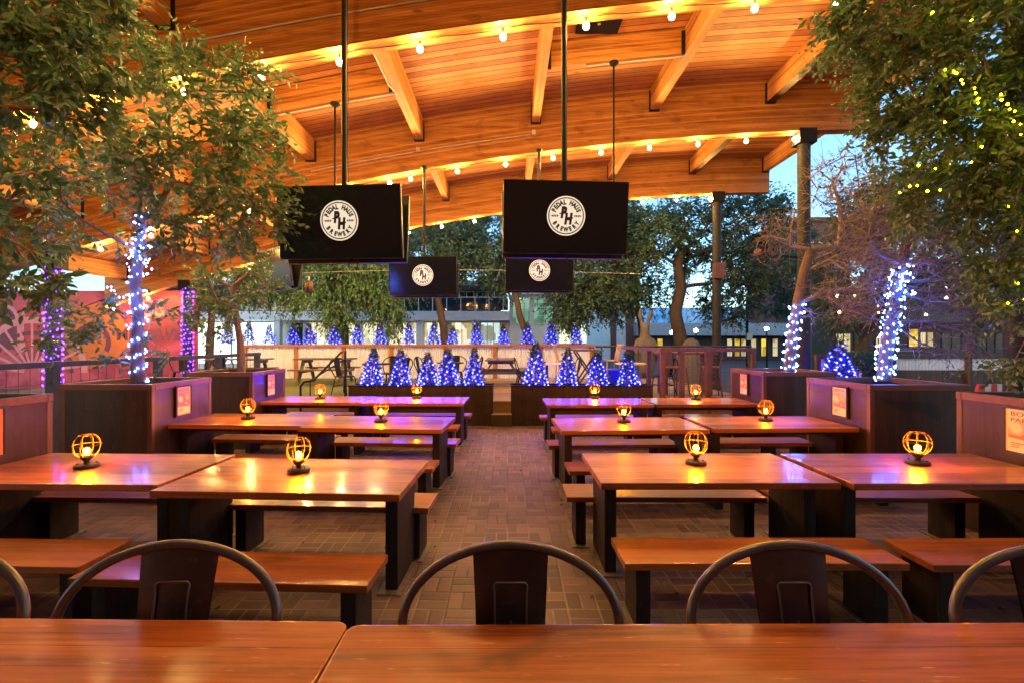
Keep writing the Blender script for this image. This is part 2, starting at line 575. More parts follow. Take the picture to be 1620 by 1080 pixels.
def pavermat():
    m, nt, b = new_mat('brick_paver_basketweave')
    pos = N(nt, 'ShaderNodeNewGeometry').outputs['Position']
    wn = N(nt, 'ShaderNodeTexNoise')
    wn.inputs['Scale'].default_value = 2.0
    L(nt, pos, wn.inputs['Vector'])
    wob = N(nt, 'ShaderNodeVectorMath', operation='SCALE')
    L(nt, wn.outputs['Color'], wob.inputs[0])
    wob.inputs['Scale'].default_value = 0.02
    va = N(nt, 'ShaderNodeVectorMath', operation='ADD')
    L(nt, pos, va.inputs[0])
    L(nt, wob.outputs[0], va.inputs[1])
    sx = N(nt, 'ShaderNodeSeparateXYZ')
    L(nt, va.outputs[0], sx.inputs[0])
    cell = 0.205
    qx = mth(nt, 'DIVIDE', sx.outputs[0], cell)
    qy = mth(nt, 'DIVIDE', sx.outputs[1], cell)
    fx, fy = mth(nt, 'FLOOR', qx), mth(nt, 'FLOOR', qy)
    u, v = mth(nt, 'FRACT', qx), mth(nt, 'FRACT', qy)
    par = mth(nt, 'ABSOLUTE', mth(nt, 'MODULO', mth(nt, 'ADD', fx, fy), 2.0))
    # split axis: w = u where par, v elsewhere
    w = mth(nt, 'ADD', mth(nt, 'MULTIPLY', par, u), mth(nt, 'MULTIPLY', mth(nt, 'SUBTRACT', 1.0, par), v))
    half = mth(nt, 'GREATER_THAN', w, 0.5)
    eu = mth(nt, 'MINIMUM', u, mth(nt, 'SUBTRACT', 1.0, u))
    ev = mth(nt, 'MINIMUM', v, mth(nt, 'SUBTRACT', 1.0, v))
    em = mth(nt, 'ABSOLUTE', mth(nt, 'SUBTRACT', w, 0.5))
    e = mth(nt, 'MINIMUM', em, mth(nt, 'MINIMUM', eu, ev))
    wt_ = N(nt, 'ShaderNodeTexWhiteNoise', noise_dimensions='3D')
    cb = N(nt, 'ShaderNodeCombineXYZ')
    L(nt, fx, cb.inputs[0]); L(nt, fy, cb.inputs[1]); L(nt, half, cb.inputs[2])
    L(nt, cb.outputs[0], wt_.inputs['Vector'])
    n1 = noise(nt, coords(nt, rand=False, world=True), 25, 6, 0.7)
    n2 = noise(nt, coords(nt, rand=False, world=True), 0.9, 4)
    f = mth(nt, 'ADD', mth(nt, 'MULTIPLY', wt_.outputs['Value'], 0.5), mth(nt, 'ADD', mth(nt, 'MULTIPLY', n1, 0.3), mth(nt, 'MULTIPLY', n2, 0.3)))
    col = ramp(nt, f, [(0.2, (0.048, 0.027, 0.025)), (0.55, (0.100, 0.055, 0.048)), (0.9, (0.165, 0.094, 0.08))])
    st = ramp(nt, noise(nt, coords(nt, rand=False, world=True), 7, 8, 0.75), [(0.60, (0, 0, 0)), (0.72, (1, 1, 1))])
    col = mix(nt, mth(nt, 'MULTIPLY', st, 0.5), col, (0.04, 0.027, 0.024))
    gr = mth(nt, 'GREATER_THAN', e, 0.034)
    gcol = ramp(nt, n2, [(0.40, (0.025, 0.017, 0.015)), (0.60, (0.21, 0.145, 0.115))])
    col = mix(nt, gr, gcol, col)
    L(nt, col, b.inputs['Base Color'])
    b.inputs['Roughness'].default_value = 0.62
    sm = N(nt, 'ShaderNodeMapRange')
    L(nt, e, sm.inputs[0])
    sm.inputs[2].default_value = 0.06
    bump(nt, b, mth(nt, 'ADD', sm.outputs[0], mth(nt, 'MULTIPLY', n1, 0.3)), 0.6, 0.006)
    return m


M['paver'] = pavermat()


def grassmat():
    m, nt, b = new_mat('turf')
    n = noise(nt, coords(nt, rand=False, world=True), 60, 5, 0.8)
    n2 = noise(nt, coords(nt, rand=False, world=True), 1.2, 3)
    f = mth(nt, 'ADD', mth(nt, 'MULTIPLY', n, 0.7), mth(nt, 'MULTIPLY', n2, 0.3))
    L(nt, ramp(nt, f, [(0.3, (0.04, 0.06, 0.012)), (0.7, (0.16, 0.19, 0.04))]), b.inputs['Base Color'])
    b.inputs['Roughness'].default_value = 0.9
    bump(nt, b, n, 0.8, 0.02)
    return m


M['turf'] = grassmat()


def wornmetal():
    m, nt, b = new_mat('worn_gunmetal_chair_steel')
    v = coords(nt)
    n = noise(nt, v, 14, 10, 0.75)
    wf = ramp(nt, n, [(0.56, (0, 0, 0)), (0.66, (1, 1, 1))])
    n2 = noise(nt, v, 4, 3)
    base = ramp(nt, n2, [(0.3, (0.042, 0.042, 0.036)), (0.7, (0.095, 0.095, 0.08))])
    g = N(nt, 'ShaderNodeNewGeometry')
    pt = ramp(nt, g.outputs['Pointiness'], [(0.52, (0, 0, 0)), (0.58, (1, 1, 1))])
    k = mth(nt, 'MAXIMUM', mth(nt, 'MULTIPLY', wf, 0.45), mth(nt, 'MULTIPLY', pt, 0.6))
    L(nt, mix(nt, k, base, (0.22, 0.185, 0.145)), b.inputs['Base Color'])
    b.inputs['Metallic'].default_value = 0.75
    L(nt, mth(nt, 'ADD', mth(nt, 'MULTIPLY', n, 0.35), 0.16), b.inputs['Roughness'])
    return m


M['chair'] = wornmetal()


def screenmat():
    m, nt, b = new_mat('tv_glass_screen')
    b.inputs['Base Color'].default_value = (0.006, 0.006, 0.007, 1)
    b.inputs['Roughness'].default_value = 0.12
    b.inputs['Specular IOR Level'].default_value = 0.6
    b.inputs['Emission Color'].default_value = (0.001, 0.001, 0.001, 1)
    b.inputs['Emission Strength'].default_value = 0.3
    return m


M['screen'] = screenmat()
M['logo'] = emit('lit_logo_cream', (0.80, 0.72, 0.56), 0.198)
M['logoink'] = emit('lit_logo_black', (0.012, 0.011, 0.012), 0.108)

rng = random.Random(7)
nrng = np.random.default_rng(7)

# ================================================================ SETTING
struct(MB().add([(-250, -30, -0.03), (250, -30, -0.03), (250, 400, -0.03), (-250, 400, -0.03)], [(0, 1, 2, 3)]).build('ground', M['asphalt']))
struct(MB().add([(-14, -6, 0), (11.5, -6, 0), (11.5, 9.95, 0), (-14, 9.95, 0)], [(0, 1, 2, 3)]).build('brick_pavement', M['paver']))
# raised terrace behind the low planters
DZ = 0.5
mb = MB()
mb.box(-13.0, 5.6, 9.97, 16.2, -0.02, DZ)
struct(mb.build('raised_terrace', M['deckw']))
struct(MB().add([(-13, 9.99, DZ + 0.006), (-0.75, 9.99, DZ + 0.006), (-0.75, 16.2, DZ + 0.006), (-13, 16.2, DZ + 0.006)], [(0, 1, 2, 3)]).build('turf', M['turf']))
struct(MB().box(-0.36, 0.08, 9.66, 9.965, 0, 0.25).build('step', M['deckw']))
struct(MB().add([(-13.9, 3, 0.01), (-6.6, 3, 0.01), (-6.6, 9.9, 0.01), (-13.9, 9.9, 0.01)], [(0, 1, 2, 3)]).build('lawn', M['turf']))


# ================================================================ PAVILION
def fz(x):
    return 6.5 + 0.1376 * x - 0.00682 * x * x


BY = [-3.0, 1.9, 6.8, 11.7, 16.6]          # main beams; the rearmost bay is unseen, added to block sky light
BX0, BX1 = -14.6, 9.45
BD, BWD = 1.28, 0.28                 # depth, width
pav = thing('timber_pavilion', 'open timber pavilion with arched glulam beams and plank ceiling over the tables', 'pavilion')
XS = np.linspace(BX0, BX1, 49)


def arch(mb, xs, zf0, zf1, y0, y1):
    vs, fs = [], []
    for x in xs:
        for (y, z) in ((y0, zf0(x)), (y1, zf0(x)), (y1, zf1(x)), (y0, zf1(x))):
            vs.append((x, y, z))
    n = len(xs)
    for i in range(n - 1):
        a = i * 4
        for k in range(4):
            fs.append((a + k, a + 4 + k, a + 4 + (k + 1) % 4, a + (k + 1) % 4))
    fs.append((0, 1, 2, 3))
    e = (n - 1) * 4
    fs.append((e + 3, e + 2, e + 1, e))
    mb.add(vs, fs)


for y in BY:
    mb = MB()
    arch(mb, XS, fz, lambda x: fz(x) + BD, y - BWD / 2, y + BWD / 2)
    mb.build('main_beam', M['beam'], pav)
mb = MB()
arch(mb, XS, lambda x: fz(x) + BD + 0.003, lambda x: fz(x) + BD + 0.18, -3.3, 16.95)
mb.build('plank_ceiling', M['ceil'], pav)
PX = [-13.85, -10.9, -7.95, -5.0, -2.25, 0.70, 3.70, 6.65, 9.30]
for j in range(4):
    ya, yb = BY[j] + BWD / 2, BY[j + 1] - BWD / 2
    for x in PX:
        z0 = fz(x) + 0.74
        MB().box(x - 0.10, x + 0.10, ya, yb, z0, fz(x) + BD - 0.012).build('purlin', M['purlin'], pav)
        for yy, s in ((ya, 1), (yb, -1)):
            mb = MB()
            yo = yy + s * 0.06
            mb.box(x - 0.125, x - 0.102, min(yy, yo), max(yy, yo), z0 - 0.02, fz(x) + BD - 0.06)
            mb.box(x + 0.102, x + 0.125, min(yy, yo), max(yy, yo), z0 - 0.02, fz(x) + BD - 0.06)
            mb.box(x - 0.125, x + 0.125, min(yy, yo), max(yy, yo), z0 - 0.035, z0 - 0.003)
            mb.build('hanger_bracket', M['black'], pav)
for yc in (4.4, 9.35):
    for k in (1, 3, 5, 7):
        xa, xb = PX[k] + 0.103, PX[k + 1] - 0.103
        mb = MB()
        xs = np.linspace(xa, xb, 6)
        arch(mb, xs, lambda x: fz(x) + 0.76, lambda x: fz(x) + BD - 0.01, yc - 0.08, yc + 0.08)
        mb.build('cross_beam', M['beam'], pav)
        for xe, s in ((xa, 1), (xb, -1)):
            MB().box(min(xe, xe + s * 0.07), max(xe, xe + s * 0.07), yc - 0.115, yc - 0.083, fz(xe) + 0.72, fz(xe) + BD - 0.08).build('hanger_bracket', M['black'], pav)
# steel columns
for x, y in ((7.6, 11.7), (7.6, 16.6), (-11.7, 11.7), (-11.7, 16.6), (7.6, 6.8), (-11.7, 6.8)):
    mb = MB()
    mb.tube([(x, y, -0.02), (x, y, fz(x) - 0.30)], 0.15, 20)
    o = mb.build('column', M['column'], pav)
    mb = MB()
    mb.box(x - 0.22, x + 0.22, y - 0.19, y + 0.19, fz(x) - 0.31, fz(x) + 0.05)
    mb.build('column_bracket', M['black'], o)
# conduits on the beams
for y, off in ((6.8, 0.45), (11.7, 0.46)):
    pts = [(x, y - BWD / 2 - 0.018, fz(x) + off) for x in np.linspace(-5, 0.6, 12)]
    MB().tube(pts, 0.014, 6).build('conduit', M['conduit'], pav)
pts = [(x, 9.35, fz(x) + 0.742) for x in np.linspace(1.6, 3.6, 6)]
MB().tube(pts, 0.016, 6).build('conduit', M['conduit'], pav)
pts = [(x, 9.35, fz(x) + 0.742) for x in np.linspace(-4.8, -2.3, 6)] + [(-2.38, 9.1, fz(-2.3) + 0.75), (-2.38, 7.1, fz(-2.3) + 0.75)]
MB().tube(pts, 0.016, 6).build('conduit', M['conduit'], pav)
for x in (-2.2, 0.72):
    MB().box(x - 0.12, x - 0.03, 11.45, 11.555, fz(x) + 0.40, fz(x) + 0.52).build('junction_box', M['conduit'], pav)
cs = thing('ceiling_speaker', 'flat black square speaker panel fixed under the plank ceiling', 'speaker', (1.75, 8.75, fz(1.75) + BD - 0.10))
MB().box(-0.42, 0.42, -0.3, 0.3, 0.0, 0.085).build('speaker_panel', M['black'], cs, 0.01)
MB().lathe([(0.001, -0.012), (0.03, -0.012), (0.03, -0.001)], 12).build('speaker_logo', M['conduit'], cs)

bf = thing('sky_blocking_facade', 'unseen brewery facade added behind the foreground tables to block the rear sky', 'building', (0, -6.5, 0))
MB().box(-15, 12, -0.4, 0, -0.03, 8.5).build('wall', M['brick'], bf)  # unseen wall, added to keep bright rear sky off screens and tables
for k in range(6):
    MB().box(-12 + 4 * k, -9.6 + 4 * k, 0.004, 0.03, 0.9, 2.6).build('window', M['glass'], bf)

# ---------------------------------------------------------------- string lights along the beams
BW = {}


def bulb_meshes():
    mb = MB()
    mb.lathe([(0.001, 0.0), (0.018, 0.0), (0.02, -0.07), (0.016, -0.075), (0.001, -0.075)], 8)
    BW['socket'] = mb.mesh('socket', M['socket'])
    mb = MB()
    mb.lathe([(0.014, -0.076), (0.036, -0.10), (0.047, -0.13), (0.038, -0.162), (0.001, -0.18)], 10)
    BW['bulb'] = mb.mesh('bulb', M['bulb'])
    mb = MB()
    mb.lathe([(0.012, -0.076), (0.032, -0.10), (0.04, -0.125), (0.032, -0.15), (0.001, -0.165)], 8)
    BW['bulbfar'] = mb.mesh('bulb', M['bulbfar'])


bulb_meshes()


def light_string(label, wire_pts, bulb_pts, bulbmesh='bulb', group='warm bulb strings under the roof beams'):
    t = thing('light_string', label, 'string lights', wire_pts[0], 0, group)
    o = Vector(wire_pts[0])
    MB().tube([Vector(p) - o for p in wire_pts], 0.009, 5).build('wire', M['wire'], t)
    for p in bulb_pts:
        s = bpy.data.objects.new('socket', BW['socket'])
        C.objects.link(s)
        s.parent = t
        s.location = Vector(p) - o
        b = bpy.data.objects.new('bulb', BW[bulbmesh])
        C.objects.link(b)
        b.parent = s
    return t


def beam_string(y, xs, label):
    wp, bp = [], []
    allx = np.arange(min(xs) - 0.6, max(xs) + 0.61, 0.305)
    for i, x in enumerate(allx):
        sag = 0.03 * abs(math.sin(PI * (x - xs[0]) / 1.22)) if len(xs) else 0
        wp.append((x, y - 0.02, fz(x) - 0.02 - sag))
    for x in xs:
        bp.append((x, y - 0.02, fz(x) - 0.03))
    light_string(label, wp, bp)


beam_string(1.9, list(np.arange(-6.1, 7.0, 3.66)), 'warm bulb string under the roof beam directly overhead, nearest of all')
beam_string(6.8, [(p - VX) * 6.8 / FPX for p in (-205, -75, 55, 168, 290, 414, 538, 665, 796, 927, 1062, 1193, 1322, 1452)],
            'row of warm bulbs under the nearest big roof beam, at the picture top')
beam_string(11.7, [(p - VX) * 11.7 / FPX for p in (90, 160, 240, 318, 362 + 34, 433 + 40, 545, 582 + 35, 650, 724, 800, 875, 951, 1027, 1104, 1180, 1256)],
            'row of warm bulbs under the middle roof beam, ending at the dark column')
beam_string(16.6, [(p - VX) * 16.6 / FPX for p in (180, 235, 290, 340, 397, 433, 487, 540, 593, 646, 699, 751, 805, 858, 911, 963, 1016, 1070, 1122)],
            'row of small warm bulbs under the farthest roof beam, before the trees')


# ================================================================ TABLES, BENCHES
def make_table(lt, wd=0.90):
    t = thing('communal_table', 'x', 'table', (0, 0, 0), 0, 'communal tables in rows beside the aisle')
    MB().box(-lt / 2, lt / 2, -wd / 2, wd / 2, 0.708, 0.76).build('tabletop', M['table'], t, 0.007, 2)
    for s in (-1, 1):
        x0 = s * (lt / 2 - 0.11)
        lg = MB().box(x0 - 0.045, x0 + 0.045, -0.27, 0.22, 0.012, 0.706).build('leg', M['leg'], t, 0.004, 1)
        MB().box(x0 - 0.085, x0 + 0.085, -0.33, 0.28, 0.0, 0.011).build('foot_plate', M['plate'], lg)
    MB().box(-lt / 2 + 0.17, lt / 2 - 0.17, -0.02, 0.02, 0.60, 0.70).build('stretcher', M['leg'], t)
    return t


def make_bench(lt, wd=0.375):
    t = thing('bench', 'x', 'bench', (0, 0, 0), 0, 'benches along the communal tables')
    MB().box(-lt / 2, lt / 2, -wd / 2, wd / 2, 0.402, 0.448).build('seat', M['bench'], t, 0.006, 2)
    for s in (-1, 1):
        x0 = s * (lt / 2 - 0.13)
        lg = MB().box(x0 - 0.045, x0 + 0.045, -0.135, 0.135, 0.012, 0.40).build('leg', M['leg'], t, 0.004, 1)
        MB().box(x0 - 0.08, x0 + 0.08, -0.18, 0.18, 0.0, 0.011).build('foot_plate', M['plate'], lg)
    return t


ROWN = {1: 'front-row', 2: 'middle-row', 3: 'back-row'}
# side, row, inner?, centre x, near edge y, rotation degrees, lamp offset (x, depth)
TABS = [
    ('left', 1, True, -1.605, 3.14, -2.6, (-1.68, 3.65)), ('left', 1, False, -3.42, 3.34, -2.0, (-3.5, 3.78)),
    ('right', 1, True, 1.57, 3.355, 0.0, (1.60, 3.88)), ('right', 1, False, 3.42, 3.345, 0.3, (3.49, 3.88)),
    ('left', 2, True, -1.64, 5.46, -4.0, (-1.66, 5.94)), ('left', 2, False, -3.41, 5.68, -3.0, (-3.51, 6.14)),
    ('right', 2, True, 1.49, 5.36, 2.5, (1.50, 5.90)), ('right', 2, False, 3.345, 5.47, 1.5, (3.39, 5.99)),
    ('left', 3, True, -1.63, 7.70, -1.5, (-1.69, 8.40)), ('left', 3, False, -3.42, 7.82, -2.0, (-3.43, 8.30)),
    ('right', 3, True, 1.52, 7.50, 1.0, (1.60, 8.40)), ('right', 3, False, 3.34, 7.56, 0.5, (3.38, 8.20)),
]
tab0 = make_table(1.77)
ben0 = make_bench(1.74)
first_t, first_b = True, True
for side, row, inner, cx, yn, rot, lamp in TABS:
    where = 'beside the brick aisle' if inner else 'against the wooden planter'
    lab = 'red-brown varnished %s table %s of the aisle, %s' % (ROWN[row], side, where)
    loc = (cx, yn + 0.45, 0)
    if first_t:
        tab0['label'] = lab
        tab0.location = loc
        tab0.rotation_euler = (0, 0, R(rot))
        first_t = False
    else:
        dup(tab0, loc, R(rot), lab)
    sg = -1 if side == 'left' else 1
    for fb, (dy, dx) in (('near', (-0.39, 0.03 * sg)), ('far', (0.79, -0.17 * sg if row == 1 and side == 'right' else -0.09 * sg))):
        lab = 'brown bench on the %s side of the %s table %s of the aisle, %s' % (
            fb, ROWN[row], side, 'aisle end' if inner else 'planter end')
        jx = rng.uniform(-0.02, 0.02)
        loc = (cx + dx + jx, yn + dy, 0)
        rr = R(rot * 0.8 + rng.uniform(-0.8, 0.8))
        if first_b:
            ben0['label'] = lab
            ben0.location = loc
            ben0.rotation_euler = (0, 0, rr)
            first_b = False
        else:
            dup(ben0, loc, rr, lab)


# ---------------------------------------------------------------- cage lamps
def make_lamp():
    t = thing('cage_lamp', 'x', 'lamp', (0, 0, 0), 0, 'amber cage lamps on the communal tables')
    b = MB()
    b.lathe([(0.001, 0.0), (0.082, 0.0), (0.086, 0.008), (0.084, 0.026), (0.078, 0.03), (0.03, 0.031), (0.001, 0.031)], 20)
    for k in range(4):
        a = k * PI / 2 + 0.5
        b.sphere((0.06 * math.cos(a), 0.06 * math.sin(a), 0.031), 0.009, 6, 4)
    b.build('base', M['lampbase'], t)
    MB().lathe([(0.022, 0.031), (0.018, 0.05), (0.042, 0.075), (0.045, 0.095), (0.03, 0.105), (0.001, 0.105)], 16).build('socket', M['lampbase'], t)
    MB().lathe([(0.012, 0.106), (0.018, 0.118), (0.0225, 0.136), (0.020, 0.15), (0.001, 0.162)], 10).build('bulb', M['lampbulb'], t)
    c = MB()
    Rr, Rz, zc = 0.094, 0.104, 0.178
    t0, t1 = -1.05, 1.0
    for k in range(8):
        a = 2 * PI * k / 8
        pts = []
        for i in range(11):
            th = t0 + (t1 - t0) * i / 10
            r = Rr * math.cos(th)
            pts.append((r * math.cos(a), r * math.sin(a), zc + Rz * math.sin(th)))
        c.tube(pts, 0.0022, 5)
    for th in (0.06, t1):
        r = Rr * math.cos(th)
        c.tube([(r * math.cos(2 * PI * i / 24), r * math.sin(2 * PI * i / 24), zc + Rz * math.sin(th)) for i in range(24)], 0.0022, 5, closed=True)
    r = Rr * math.cos(t0)
    c.tube([(r * math.cos(2 * PI * i / 16), r * math.sin(2 * PI * i / 16), zc + Rz * math.sin(t0)) for i in range(16)], 0.003, 5, closed=True)
    c.build('wire_cage', M['brass'], t)
    return t


lamp0 = make_lamp()
for i, (side, row, inner, cx, yn, rot, (lx, ly)) in enumerate(TABS):
    lab = 'glowing amber cage lamp on the %s table %s of the aisle, %s' % (ROWN[row], side, 'aisle end' if inner else 'planter end')
    loc, rz = (lx, ly, 0.761), rng.uniform(0, 1)
    if i == 0:
        lamp0['label'] = lab
        lamp0.location = loc
        lamp0.rotation_euler = (0, 0, rz)
    else:
        dup(lamp0, loc, rz, lab)


# ---------------------------------------------------------------- foreground bar tables and metal stools
def bar_table(x0, x1, y0, y1, rz, label):
    cx, cy = (x0 + x1) / 2, (y0 + y1) / 2
    t = thing('bar_table', label, 'table', (cx, cy, 0), rz, 'high tables in the foreground')
    hx, hy = (x1 - x0) / 2, (y1 - y0) / 2
    vs = []
    rc, k = 0.035, 5
    for sx, sy, a0 in ((1, 1, 0), (-1, 1, 90), (-1, -1, 180), (1, -1, 270)):
        for i in range(k + 1):
            a = R(a0 + 90 * i / k)
            vs.append((sx * (hx - rc) + rc * math.cos(a), sy * (hy - rc) + rc * math.sin(a)))
    n = len(vs)
    mb = MB()
    mb.add([(x, y, 1.0) for x, y in vs] + [(x, y, 1.05) for x, y in vs],
           [tuple(reversed(range(n))), tuple(range(n, 2 * n))] + [(i, (i + 1) % n, n + (i + 1) % n, n + i) for i in range(n)])
    mb.build('tabletop', M['bar'], t, 0.006, 2)
    for sx in (-1, 1):
        lg = MB().box(sx * (hx - 0.2) - 0.045, sx * (hx - 0.2) + 0.045, -0.25, 0.25, 0.012, 0.998).build('leg', M['leg'], t, 0.004, 1)
        MB().box(sx * (hx - 0.2) - 0.08, sx * (hx - 0.2) + 0.08, -0.3, 0.3, 0, 0.011).build('foot_plate', M['plate'], lg)
    return t


bar_table(-2.27, -0.430, 0.42, 1.238, R(-0.9), 'worn reddish high table in the left foreground corner')
bar_table(-0.422, 1.75, 0.42, 1.215, R(0.3), 'long reddish high table across the foreground, right of the seam')


def make_chair(sh, name, mat, lite=False):
    """steel chair, seat height sh; faces -y, back at +y"""
    t = thing(name, 'x', 'chair', (0, 0, 0))
    # seat pan
    mb = MB()
    n = 20
    ring = []
    for i in range(n):
        a = 2 * PI * i / n
        c, s = math.cos(a), math.sin(a)
        ring.append((0.19 * math.copysign(abs(c) ** 0.5, c), 0.18 * math.copysign(abs(s) ** 0.5, s)))
    vs = [(x, y, sh) for x, y in ring] + [(x * 1.03, y * 1.03, sh - 0.03) for x, y in ring] + [(x * 0.75, y * 0.75, sh - 0.008) for x, y in ring] + [(0, 0, sh - 0.012)]
    fs = [(n + i, n + (i + 1) % n, (i + 1) % n, i) for i in range(n)] + [(i, (i + 1) % n, 2 * n + (i + 1) % n, 2 * n + i) for i in range(n)]
    fs += [(2 * n + i, 2 * n + (i + 1) % n, 3 * n) for i in range(n)]
    mb.add(vs, fs, 0, True)
    mb.build('seat', mat, t)
    # legs
    for sx in (-1, 1):
        for sy in (-1, 1):
            MB().bar((sx * 0.165, sy * 0.155, sh - 0.025), (sx * 0.225, sy * 0.225, 0.005), 0.035, 0.022).build('leg', mat, t, 0.004, 1)
    k = 0.55
    a, b = 0.165 + 0.06 * k, 0.155 + 0.07 * k
    zz = sh * (1 - k)
    mb = MB()
    mb.tube([(a, b, zz), (-a, b, zz), (-a, -b, zz), (a, -b, zz)], 0.009, 6, closed=True)
    mb.build('foot_ring', mat, t)
    # hoop
    pts = []
    for i in range(5):
        u = i / 4
        pts.append((-(0.2 + 0.105 * u ** 0.7), 0.12 + 0.09 * u, sh - 0.02 + 0.26 * u))
    for i in range(1, 24):
        a = PI - PI * i / 24
        pts.append((0.305 * math.cos(a), 0.21 + 0.05 * math.sin(a), sh + 0.24 + 0.197 * math.sin(a)))
    for i in range(5):
        u = 1 - i / 4
        pts.append(((0.2 + 0.105 * u ** 0.7), 0.12 + 0.09 * u, sh - 0.02 + 0.26 * u))
    MB().tube(pts, 0.0138, 10 if not lite else 6).build('back_hoop', mat, t)
    # splat: tapered sheet, embossed inverted U
    mb = MB()
    nz, nx = 12, 8
    vs = []
    for j in range(nz + 1):
        v = j / nz
        for i in range(nx + 1):
            u = i / nx * 2 - 1
            hw = 0.085 + 0.026 * v
            ztop = sh + 0.24 + 0.197 * math.sqrt(max(0, 1 - (u * hw / 0.305) ** 2))
            z = sh - 0.01 + (ztop - sh + 0.01) * v
            vs.append((u * hw, 0.175 + 0.08 * v + 0.012 * (u * u), z))
    fs = [(j * (nx + 1) + i, j * (nx + 1) + i + 1, (j + 1) * (nx + 1) + i + 1, (j + 1) * (nx + 1) + i) for j in range(nz) for i in range(nx)]
    mb.add(vs, fs, 0, True)
    mb.add([(x, y + 0.006, z) for x, y, z in vs], [tuple(reversed(f)) for f in fs], 0, True)
    sp = mb.build('back_splat', mat, t)
    if not lite:
        mb = MB()
        w0, w1, zt, zb = 0.042, 0.048, sh + 0.34, sh + 0.06

        def sy(z):
            v = (z - sh + 0.01) / 0.45
            return 0.175 + 0.08 * v
        pts = [(-w0, sy(zb) - 0.001, zb), (-w1 + 0.002, sy(zt - 0.03) - 0.001, zt - 0.03)]
        for i in range(1, 5):
            a = PI - PI / 2 * i / 5
            pts.append((-w1 + 0.014 + 0.014 * math.cos(a), sy(zt) - 0.002, zt - 0.014 + 0.014 * math.sin(a)))
        pts += [(-x, y, z) for x, y, z in reversed(pts)]
        mb.tube(pts, 0.0035, 6)
        mb.build('embossed_panel', mat, sp)
        mb = MB()
        mb.tube([(0, sy(sh + 0.05) - 0.001, sh + 0.05), (0, sy(sh + 0.24) - 0.001, sh + 0.24)], 0.0045, 6)
        mb.build('centre_rib', mat, sp)
    return t


st0 = make_chair(0.77, 'metal_stool', M['chair'])
STOOLS = [(-0.957, 1.075, 2, 'dark metal stool, right end of its hoop worn pale, behind the left foreground table'),
          (0.007, 1.07, 0, 'dark metal stool centred in the aisle behind the foreground table'),
          (0.82, 1.07, 0, 'dark metal stool right of the aisle, in front of the front-row bench'),
          (-1.665, 1.06, 3, 'dark metal stool cut off by the left picture edge'),
          (1.545, 1.045, -4, 'dark metal stool with badly scuffed hoop at the right picture edge')]
for i, (x, y, rz, lab) in enumerate(STOOLS):
    if i == 0:
        st0.location = (x, y, 0)
        st0.rotation_euler = (0, 0, R(rz))
        tag(st0, lab, 'stool', 'metal stools behind the foreground table')
    else:
        dup(st0, (x, y, 0), R(rz), lab)


# ================================================================ PLANTERS AND POSTERS
def big_planter(side, x, y0, y1, w, h, label):
    """x: aisle-side face; extends outward by w"""
    sg = -1 if side == 'left' else 1
    cx, cy = x + sg * w / 2, (y0 + y1) / 2
    t = thing('wooden_planter', label, 'planter', (cx, cy, 0), 0, 'tall wooden planters at the table ends')
    hx, hy = w / 2, (y1 - y0) / 2
    tk = 0.03
    mb = MB()
    mb.box(-hx + tk, hx - tk, -hy + 0.006, -hy + tk, 0, h - 0.012)
    mb.box(-hx + tk, hx - tk, hy - tk, hy - 0.006, 0, h - 0.012)
    mb.box(-hx + 0.006, -hx + tk - 0.001, -hy + 0.012, hy - 0.012, 0, h - 0.012)
    mb.box(hx - tk + 0.001, hx - 0.006, -hy + 0.012, hy - 0.012, 0, h - 0.012)
    mb.build('panel', M['panel'], t)
    c = 0.055
    for sx in (-1, 1):
        for sy in (-1, 1):
            MB().box(min(sx * hx, sx * (hx - c)), max(sx * hx, sx * (hx - c)), min(sy * hy, sy * (hy - c)), max(sy * hy, sy * (hy - c)), 0, h - 0.075).build('corner_post', M['trimz'], t, 0.004, 1)
    mb = MB()
    for sy in (-1, 1):
        mb.box(-hx - 0.004, hx + 0.004, min(sy * (hy + 0.004), sy * (hy - 0.05)), max(sy * (hy + 0.004), sy * (hy - 0.05)), h - 0.074, h)
    for sx in (-1, 1):
        mb.box(min(sx * (hx + 0.004), sx * (hx - 0.05)), max(sx * (hx + 0.004), sx * (hx - 0.05)), -hy + 0.051, hy - 0.051, h - 0.074, h)
    mb.build('top_rail', M['trim'], t, 0.004, 1)
    MB().box(-hx + tk + 0.004, hx - tk - 0.004, -hy + tk + 0.004, hy - tk - 0.004, h - 0.14, h - 0.085).build('soil', M['soil'], t)
    return t


big_planter('left', -4.42, 3.15, 4.42, 1.2, 1.30, 'brown planter box at the left picture edge, beside the front-row table')
big_planter('left', -4.27, 5.45, 6.55, 1.10, 1.29, 'dark planter box left of the middle-row tables holding the light-wrapped tree')
big_planter('left', -4.27, 7.60, 8.72, 1.10, 1.29, 'planter box with blue-lit face left of the back-row tables')
big_planter('right', 4.42, 3.25, 4.49, 1.3, 1.31, 'brown mottled planter box at the right picture edge, beside the front-row table')
big_planter('right', 4.28, 5.38, 6.53, 1.2, 1.29, 'dark bluish planter box right of the middle-row tables holding the white-lit trunk')
big_planter('right', 4.30, 7.67, 8.80, 1.2, 1.29, 'planter box with blue-lit face right of the back-row tables')


